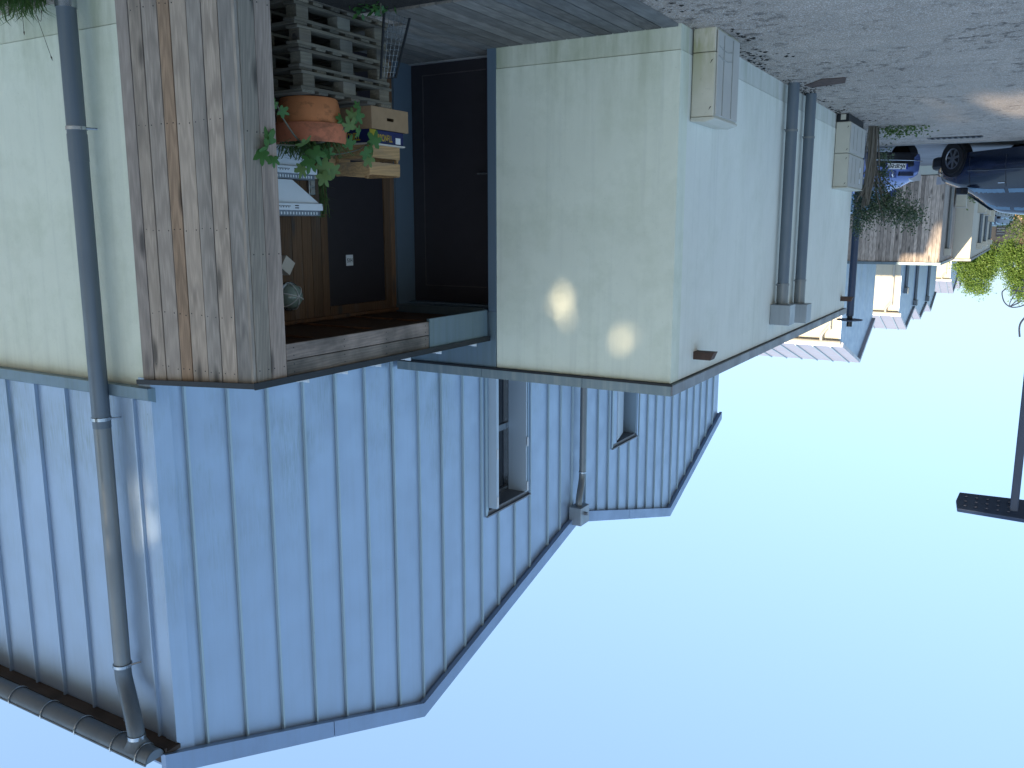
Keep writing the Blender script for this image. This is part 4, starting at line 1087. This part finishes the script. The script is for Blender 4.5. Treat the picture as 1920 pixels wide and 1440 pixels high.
# diamond badge
b = MB(); do = [(0, .065), (.040, 0), (0, -.065), (-.040, 0)]; di = [(0, .035), (.020, 0), (0, -.035), (-.020, 0)]
b.add([(1.805, y_, .655 + z_) for y_, z_ in do] + [(1.812, y_, .655 + z_) for y_, z_ in di] + [(1.80, y_, .655 + z_) for y_, z_ in di], [(k, (k + 1) % 4, 4 + (k + 1) % 4, 4 + k) for k in range(4)] + [(4 + k, 4 + (k + 1) % 4, 8 + (k + 1) % 4, 8 + k) for k in range(4)])
b.build('badge', 'chrome', c1)
MB().box(1.70, 1.802, -.09, .09, .58, .74).build('badge_mount', 'car_blue', c1, bevel=.02)
place(c1, 3.74, 20.84, -.10, -.707, -.707)

# --- dark blue people carrier seen from its right rear quarter
def van(label, grp):
    c2 = thing('parked_car', label, 'car', (0, 0, 0), grp)
    st2 = [(1.92, .30, .48, .60, .50, .52, .42), (1.85, .24, .60, .72, .68, .70, .56), (1.62, .20, .72, .84, .79, .79, .62), (1.25, .20, .82, .93, .83, .81, .64), (.98, .20, .88, 1.02, .84, .81, .64),
           (.45, .20, .93, 1.34, .84, .80, .58), (.15, .20, .95, 1.44, .84, .80, .57), (-.5, .20, .96, 1.48, .84, .80, .57), (-1.2, .20, .98, 1.47, .84, .79, .56), (-1.65, .22, .99, 1.42, .82, .77, .55), (-1.85, .26, .96, 1.20, .78, .73, .54), (-1.92, .34, .88, 1.0, .70, .66, .5)]
    at2 = carloft(c2, st2, 'car_navy')
    for s_ in (1, -1):
        wheel(c2, 1.20, s_, .885, .32); wheel(c2, -1.15, s_, .885, .32)
        glass(c2, at2, -.20, .80, 'side_window', 'glass_blue', s_, .05, .84, 0, -.42); glass(c2, at2, -1.05, -.30, 'side_window', 'glass_blue', s_, .05, .84, .06, .0); glass(c2, at2, -1.62, -1.14, 'side_window', 'glass_dark', s_, .1, .80, 0, .08)
        b = MB(); b.box(.72, .90, min(s_ * .82, s_ * .98), max(s_ * .82, s_ * .98), .92, 1.06); b.build('wing_mirror', 'trim_black', c2, bevel=.025)
        b = MB(); b.prism([(s_ * .80, .66), (s_ * .52, .62), (s_ * .55, .78), (s_ * .80, .82)], 0, 1.60, 1.74); b.build('headlight', 'lamp_lens', c2)
        b = MB(); b.prism([(s_ * .81, .78), (s_ * .68, .78), (s_ * .66, 1.05), (s_ * .78, 1.05)], 0, -1.89, -1.75); b.build('tail_light', 'amber', c2)
        b = MB(); pts = [at2(x_, -.45, s_, .01) for x_ in (-.80, -.5, 0, .4, .75)]; b.tube(pts, .012, 6); b.build('side_strip', 'car_navy', c2)
        for xx in (-.25, -.95):
            b = MB(); pa = at2(xx, -.12, s_, .012); pb_ = at2(xx + .17, -.12, s_, .012); b.tube([pa, pb_], .011, 6); b.build('door_handle', 'chrome', c2)
        for xx in (.72, -.26, -1.08):
            b = MB(); b.tube([at2(xx, -.02 - .09 * q, s_, .0005) for q in range(10)], .0035, 4); b.build('door_seam', 'ink', c2)
        b = MB(); b.tube([at2(1.62, -.22, s_, .02), at2(1.70, -.24, s_, .02)], .013, 6); b.build('side_repeater', 'chrome', c2)
    ws = MB(); ws.add([(1.02, .62, 1.04), (1.02, -.62, 1.04), (.42, -.54, 1.375), (.42, .54, 1.375), (1.10, 0, 1.045), (.46, 0, 1.40)], [(0, 4, 5, 3), (4, 1, 2, 5)]); ws.build('windscreen', 'glass_blue', c2)
    b = MB(); b.add([(-1.90, .62, 1.02), (-1.90, -.62, 1.02), (-1.72, -.54, 1.36), (-1.72, .54, 1.36)], [(0, 1, 2, 3)]); b.build('rear_window', 'glass_dark', c2)
    for (xa, xb) in ((1.55, 1.97), (-1.98, -1.62)):
        b = MB(); b.box(xa, xb, -.80, .80, .24, .52); b.build('bumper', 'trim_black', c2, bevel=.08)
    box('number_plate', 'plate_white', c2, 1.972, 1.978, -.26, .26, .34, .45); box('number_plate', 'plate_white', c2, -1.987, -1.981, -.26, .26, .36, .47)
    return c2
def copy_tree(o, parent=None):
    c_ = o.copy(); COL.objects.link(c_); c_.parent = parent
    if parent is not None: c_.matrix_parent_inverse = o.matrix_parent_inverse.copy()
    for ch in list(o.children): copy_tree(ch, c_)
    return c_
c2 = van('dark navy people carrier seen from the side, partly cut by the picture edge', 'parked cars')
c3 = copy_tree(c2)
c3['label'] = 'small distant blue car beyond the roof of the navy people carrier'
place(c2, .02, 20.25, -.10, .67, .743)
place(c3, 2.05, 58.5, .10, .35, -.93)

# ================================================================== BEYOND: board clad annex
Wd = thing('timber_annex', 'wide box clad in weathered vertical boards behind the blue hatchback', 'building', (2.13, 28, 0), 'timber boxes along the terrace')
box('base_wall', 'stucco_far_shade', Wd, 2.16, 7.6, 28.03, 33.0, -.12, .14)
box('wall_core', 'soil', Wd, 2.19, 7.6, 28.04, 32.98, .142, 2.60)
x = 2.15
rr = random.Random(21)
while x < 5.6:
    wd = rr.uniform(.085, .115)
    box('board', 'board_far', Wd, x + .003, x + wd - .003, 28.0, 28.025, .16, 2.62, color=(lambda k_: (k_ * 1.02, k_, k_ * .97))(rr.choice((.7, .85, 1.0, 1.15, 1.25)))); x += wd
box('board', 'board_far', Wd, x, 7.6, 28.0, 28.025, .16, 2.62)
y = 28.03
while y < 32.9:
    wd = rr.uniform(.10, .14); box('board', 'board_far', Wd, 2.13, 2.155, y + .003, y + wd - .003, .16, 2.62, color=tint(.8, 1.1)); y += wd
MB().box(2.08, 7.65, 27.95, 33.0, 2.622, 2.70).build('coping', 'zinc_blue', Wd)
p = MB(); p.tube([(2.06, 29.6, -.1), (2.06, 29.6, 2.25)], .055, 14); p.build('downpipe', 'pipe_worn', Wd, smooth=True)
MB().box(1.95, 2.125, 29.42, 29.78, 2.25, 2.46).build('rainwater_hopper', 'stucco_far', Wd)
# cream annexes in line further on
Cn = thing('cream_annex', 'sunlit cream rendered flat annex beyond the timber box', 'building', (1.6, 33.1, 0))
box('wall', 'stucco_far', Cn, 1.60, 5.3, 33.1, 51, -.12, 2.66)
MB().box(1.56, 5.3, 33.06, 51.05, 2.662, 2.74).build('coping', 'zinc_side', Cn)
for y in (37.0, 41.5, 47):
    p = MB(); p.tube([(1.52, y, -.1), (1.52, y, 2.2)], .06, 10); p.build('downpipe', 'pipe', Cn, smooth=True)
    MB().box(1.40, 1.595, y - .2, y + .2, 2.2, 2.42).build('rainwater_hopper', 'stucco_far', Cn)
for i, (x_, y_, h_, w_) in enumerate(((2.1, 31.7, .97, .55), (1.5, 35.6, 1.10, 1.1), (1.5, 39.6, 1.14, 1.2), (1.5, 44.8, 1.36, 1.3))):
    K = thing('utility_cabinet', ['pale cabinet in front of the cream annex end wall', 'nearest of three pale cabinets along the cream annex side', 'middle one of three pale cabinets along the cream annex side', 'farthest of three pale cabinets along the cream annex side'][i], 'utility cabinet', (x_, y_, 0), 'cream utility cabinets')
    if i == 0: box('cabinet_body', 'cab', K, 1.78, 2.06, y_, y_ + w_, -.12, h_); box('lid', 'cab_front', K, 1.76, 2.065, y_ - .02, y_ + w_ + .02, h_ + .001, h_ + .03)
    else: box('cabinet_body', 'cab', K, 1.36, 1.595, y_, y_ + w_, -.12, h_); box('lid', 'cab_front', K, 1.34, 1.597, y_ - .02, y_ + w_ + .02, h_ + .001, h_ + .03)
bsm = thing('low_bush', 'small green bush between the pale cabinet and the cream wall', 'bush', (1.6, 32.4, 0))
leafclump(500, (1.62, 32.5, .45), (.14, .2, .16), .09, 12).build('foliage', 'tree_dark', bsm)

# far terrace blocks
def far_block(label, X0, X1, pts, seams=True, pipes=(), zb=-.12, endwall='stucco_far', gable='clad'):
    F_ = thing('terraced_house', label, 'house', (X0, pts[0][0], 0), 'far blocks of the terrace')
    poly = [(pts[0][0], zb), (pts[-1][0], zb)] + [(y_, z_) for y_, z_ in reversed(pts)]
    MB().prism(poly, 0, X0 + .05, X1).build('wall', endwall, F_)  # cream end wall: sunlight on the metal cladding is put into its colour
    MB().prism([(pts[0][0] - .01, 2.6)] + [(pts[-1][0], 2.6)] + [(y_, z_ - .01) for y_, z_ in reversed([(pts[0][0] - .01, pts[0][1])] + list(pts[1:]))], 0, X0, X0 + .045).build('gable_cladding', gable, F_)
    for (a, b_) in zip(pts, pts[1:]):
        ex = .15 if a == pts[0] else 0
        a2 = (a[0] - ex, a[1] - ex * (b_[1] - a[1]) / (b_[0] - a[0]))
        MB().prism([a2, b_, (b_[0], b_[1] + .14), (a2[0], a2[1] + .14)], 0, X0 - .12, X1 + .1).build('roof', 'roof_far', F_)
        if seams and b_[1] > a[1]:
            xx = X0 + .3
            while xx < X1:
                MB().prism([(a2[0], a2[1] + .141), (b_[0], b_[1] + .141), (b_[0], b_[1] + .19), (a2[0], a2[1] + .19)], 0, xx - .02, xx + .02).build('roof_seam', 'clad_seam', F_); xx += .62
    y0, z0 = pts[0]
    g_ = MB(); g_.tube([(X0 - .05, y0 - .22, z0 - .03), (X1, y0 - .22, z0 - .03)], .09, 10); g_.build('gutter', 'cab_front', F_, smooth=True)
    p = MB(); p.tube(spline([(X0 + .62, y0 - .22, z0 - .05), (X0 + .62, y0 - .20, z0 - .3), (X0 + .40, y0 - .10, z0 - .65), (X0 + .38, y0 - .09, z0 - .9), (X0 + .38, y0 - .09, .1)], 5), .055, 10); p.build('downpipe', 'cab_front', F_, smooth=True)
    for (y_, z_) in pipes:
        p = MB(); p.tube([(X0 - .08, y_, 2.6), (X0 - .08, y_, z_ - .35)], .09, 10); p.build('downpipe', 'pipe', F_, smooth=True)
        MB().box(X0 - .22, X0 - .02, y_ - .25, y_ + .25, z_ - .36, z_ - .05).build('rainwater_hopper', 'pipe', F_)
    return F_
far_block('house block behind the timber box with sunlit end wall and shaded gable', 5.5, 14, [(32.95, 5.76), (37.1, 6.88), (40.5, 5.5)])
far_block('next terrace block along with three stepped gables and valley downpipes', 5.5, 14, [(49.9, 6.15), (53.0, 7.15), (56.8, 6.25), (60.6, 7.27), (64.4, 6.55), (67.6, 7.35), (71, 6.3)], pipes=((51.6, 5.2), (56.8, 6.25), (64.4, 6.55)))
far_block('farthest terrace block seen just above the cream annex roof', 5.5, 14, [(85.5, 6.2), (89.5, 7.5), (94.5, 6.3), (98.5, 7.6), (104, 6.4)], pipes=((94.5, 6.3),))
# distant pinkish house, garden walls
hs = thing('distant_house', 'small distant cream house with shuttered window and slate roof', 'house', (1.9, 92, 0))
box('wall', 'brick_far', hs, .4, 4.6, 92, 98, -.12, 3.1); 
sh_ = box('window', 'slate', hs, 1.75, 2.5, 91.95, 91.995, .9, 2.5)
for i in range(6): box('shutter_slat', 'cab_front', sh_, 1.8, 2.45, 91.93, 91.945, 1.0 + i * .24, 1.08 + i * .24)
MB().prism([(.2, 3.101), (4.8, 3.101), (2.5, 4.3)], 1, 91.7, 98.3).build('roof', 'slate', hs)
hs = thing('distant_house', 'tiny pale gabled house glimpsed between the light green trees', 'house', (-.6, 120, 0))
box('wall', 'stucco_far', hs, -1.5, 2.0, 120, 126, -.12, 4.6); MB().prism([(-1.7, 4.601), (2.2, 4.601), (.25, 6.2)], 1, 119.7, 126.3).build('roof', 'slate', hs)
box('window', 'slate', hs, -.4, .6, 119.95, 119.995, 1.8, 3.0)
tag(box('garden_wall', 'brick_far', None, -6, 1.4, 66, 66.3, -.12, .62), 'low pinkish garden wall behind the distant car', 'wall')

# ================================================================== TREES
def tree(label, base, blobs, trunk_r, leafmat, n_per_m3, size, seed, name='tree', holes=None, group=None, limbs=5, cap=20000):
    rng = np.random.default_rng(seed)
    Tn = thing(name, label, 'tree', base, group)
    bx, by, bz = base
    cz = np.mean([b_[0][2] for b_ in blobs])
    t = MB(); t.tube(spline([(bx, by, bz - .1), (bx + .1, by, bz + (cz - bz) * .5), (blobs[0][0][0], blobs[0][0][1], cz)], 5), [trunk_r * (1 - .75 * i / 10) for i in range(11)], 10); t.build('trunk', 'bark', Tn, smooth=True)
    lb = MB()
    for (c_, s_) in blobs[:limbs * 2]:
        st_ = Vector((bx, by, bz + (c_[2] - bz) * .45)); lb.tube(spline([st_, st_.lerp(Vector(c_), .5) + Vector((0, 0, .2)), c_], 4), [trunk_r * .4 * (1 - .8 * i / 8) for i in range(9)], 6)
    lb.build('branches', 'bark', Tn, smooth=True)
    V = []
    for (c_, s_) in blobs:
        vol = 4.19 * s_[0] * s_[1] * s_[2]; n = int(min(cap, n_per_m3 * vol))
        d = rng.normal(size=(n, 3)); d /= np.linalg.norm(d, axis=1)[:, None]
        rad = rng.uniform(.35, 1, n) ** .6 * (1 + .18 * np.sin(d[:, 0] * 5 + seed) * np.cos(d[:, 2] * 6 + seed * 2))
        V.append(np.array(c_) + d * rad[:, None] * np.array(s_))
    P_ = np.concatenate(V)
    # sub-clump: pull leaves toward random twig centres so gaps and clumps appear
    k = max(8, len(P_) // 45); cc = P_[rng.choice(len(P_), k)]
    idx = rng.integers(0, k, len(P_)); 
    near = cc[idx] + rng.normal(size=P_.shape) * size * 1.6
    P_ = np.where((rng.random(len(P_)) < .75)[:, None], near, P_)
    if holes:
        sv = np.array(sunv)
        for (hp_, hr) in holes:
            rel = P_ - np.array(hp_); al = rel @ sv; dist = np.linalg.norm(rel - al[:, None] * sv, axis=1); P_ = P_[~((dist < hr + size * .5) & (al > 2))]
    n = len(P_)
    a = rng.normal(size=(n, 3)); a /= np.linalg.norm(a, axis=1)[:, None]
    b_ = np.cross(a, rng.normal(size=(n, 3))); b_ /= np.linalg.norm(b_, axis=1)[:, None]
    L_ = size * rng.uniform(.6, 1.3, n)[:, None]
    vs = np.stack([P_ - a * L_ * .5, P_ + b_ * L_ * .3, P_ + a * L_ * .5, P_ - b_ * L_ * .3], 1).reshape(-1, 3) - np.array(base)
    me = bpy.data.meshes.new('crown'); me.vertices.add(4 * n); me.vertices.foreach_set('co', vs.ravel()); me.loops.add(4 * n); me.loops.foreach_set('vertex_index', np.arange(4 * n)); me.polygons.add(n); me.polygons.foreach_set('loop_start', np.arange(0, 4 * n, 4)); me.polygons.foreach_set('loop_total', np.full(n, 4)); me.update(); me.validate()
    me.materials.append(M[leafmat]); o = bpy.data.objects.new('crown', me); COL.objects.link(o); o.parent = Tn
    return Tn
tree('round light green tree rising behind the cream annex', (3.4, 82, 0), [((3.3, 82, 5.6), (1.2, 1.2, 1.6)), ((2.5, 82, 4.7), (1.0, 1, 1.2)), ((4.1, 82, 4.8), (.9, 1, 1.2)), ((3.2, 82, 3.8), (1.3, 1.2, .9)), ((1.5, 82, 3.9), (.8, .8, .8))],   .18, 'tree_lit', 700, .15, 3)
tree('tall light green tree at the picture edge above the navy car', (.2, 70, 0), [((.4, 70, 4.2), (1.1, 1.1, 1.6)), ((-.5, 70, 5.4), (1.3, 1.2, 1.4)), ((1.0, 70, 3.2), (.6, .8, .9)), ((-1.5, 70, 4.4), (1.2, 1.2, 2))], .2, 'tree_lit', 650, .15, 8)
tree('darker green bushy tree at the picture edge under the light green one', (.0, 56, 0), [((.25, 56, 1.35), (.8, .8, .85)), ((-.8, 56, 1.8), (1.1, .9, 1.1))], .1, 'tree_dark', 600, .12, 13)
tree('low olive shrub at the end of the lane beside the distant car', (.9, 64, 0), [((.95, 64, .9), (.5, .5, .45))], .06, 'tree_dark', 600, .12, 15, name='bush')
# small hanging bare twigs by the picture edge
tw = thing('bare_branch', 'curled bare twigs hanging into the sky at the picture edge', 'branch', (-.1, 12, 2.5))
b = MB(); b.tube(spline([(-.35, 12, 2.15), (-.1, 12, 2.47), (.06, 12, 2.55), (.16, 12, 2.50), (.20, 12, 2.38), (.16, 12, 2.33)], 6), .007, 7); b.build('twig', 'twig', tw, smooth=True)
rr = random.Random(31)
for i in range(9):
    a = Vector((rr.uniform(-.15, .05), 12, rr.uniform(2.3, 2.5))); b = MB(); b.tube(spline([a, a + Vector((rr.gauss(0, .05), rr.gauss(0, .05), rr.uniform(-.08, .06))), a + Vector((rr.gauss(.04, .07), rr.gauss(0, .05), rr.uniform(-.2, 0)))], 4), .006, 5); b.build('twig', 'twig', tw, smooth=True)
b = MB(); b.tube(spline([(-.03, 12, 2.9), (-.02, 12, 2.75), (-.10, 12, 2.6), (-.35, 12, 2.15), (-.9, 12, 0)], 5), .012, 6); b.build('stem', 'twig', tw, smooth=True)

# street lamp at the picture edge
SL = thing('street_lamp', 'tall grey street lamp with a flat head of small LED lenses', 'street lamp', (-.12, 9, 0))
b = MB(); b.box(-.155, -.085, 8.965, 9.035, 0, 4.20); b.build('pole', 'lamp_steel', SL, bevel=.008)
T = Matrix.Translation((0, 9, 4.16)) @ Matrix.Rotation(radians(-30), 4, 'X')
b = MB(); b.prism([(-.35, -.13), (.34, -.11), (.36, 0), (.34, .11), (-.35, .13)], 2, .0, .05, T); hd = b.build('lamp_head', 'lamp_steel', SL, bevel=.008)
T2 = T
b = MB(); b.prism([(-.35, -.06), (-.0, -.06), (-.0, .06), (-.35, .06)], 2, .051, .09, T); b.build('lamp_spine', 'galv', SL)
for i in range(5):
    for j in range(3):
        b = MB(); c_ = T2 @ Vector((-.08 + i * .09, -.06 + j * .06, -.006)); b.lathe([(.0001, -.006), (.011, -.004), (.013, .005)], c_, 10); b.build('led_lens', 'led', hd)

# ================================================================== TREES BEHIND THE CAMERA THAT SHADE THE LANE
spots = [((3.60, 7.02, 2.28), -.045), ((3.0, 7.02, 2.60), -.05), ((5.75, 4.10, 3.66), .0), ((5.73, 4.10, 3.95), -.01), ((1.2, 13.3, 0), .0), ((.38, 14.0, 0), .16), ((-.1, 14.2, 0), .2), ((1.1, 15.3, 0), -.02)]  # crown gaps added along the sun's rays, shaped to drop light spots here
rr = random.Random(77)
tx = [3.6, 6.5, 9.3, 12.0]
th = [10.4, 10.8, 12.3, 12.2]
for i, (x_, h_) in enumerate(zip(tx, th)):
    y_ = -20 + rr.uniform(-1, 1); bl = []
    nb_ = max(3, int((h_ - 4.2) / 1.1))
    for j in range(nb_):
        f = j / (nb_ - 1); zz = 5.4 + (h_ - 7.0) * f; s_ = 2.4 - .5 * abs(f - .4)
        bl.append(((x_ + rr.uniform(-.9, .9), y_ + rr.uniform(-.8, .8), zz), (s_, s_ * .9, 1.35)))
    bl.append(((x_, y_, h_ - 1.2), (1.9, 1.8, 1.1)))
    tree('tall leafy tree in the row behind the viewer, %s from the lane' % ['first', 'second', 'third', 'fourth'][i], (x_, y_, -.1), bl, .28, 'tree_dark', 40, .50, 100 + i, holes=spots, group='trees that shade the lane', cap=1500)
print('objects', len(bpy.data.objects))
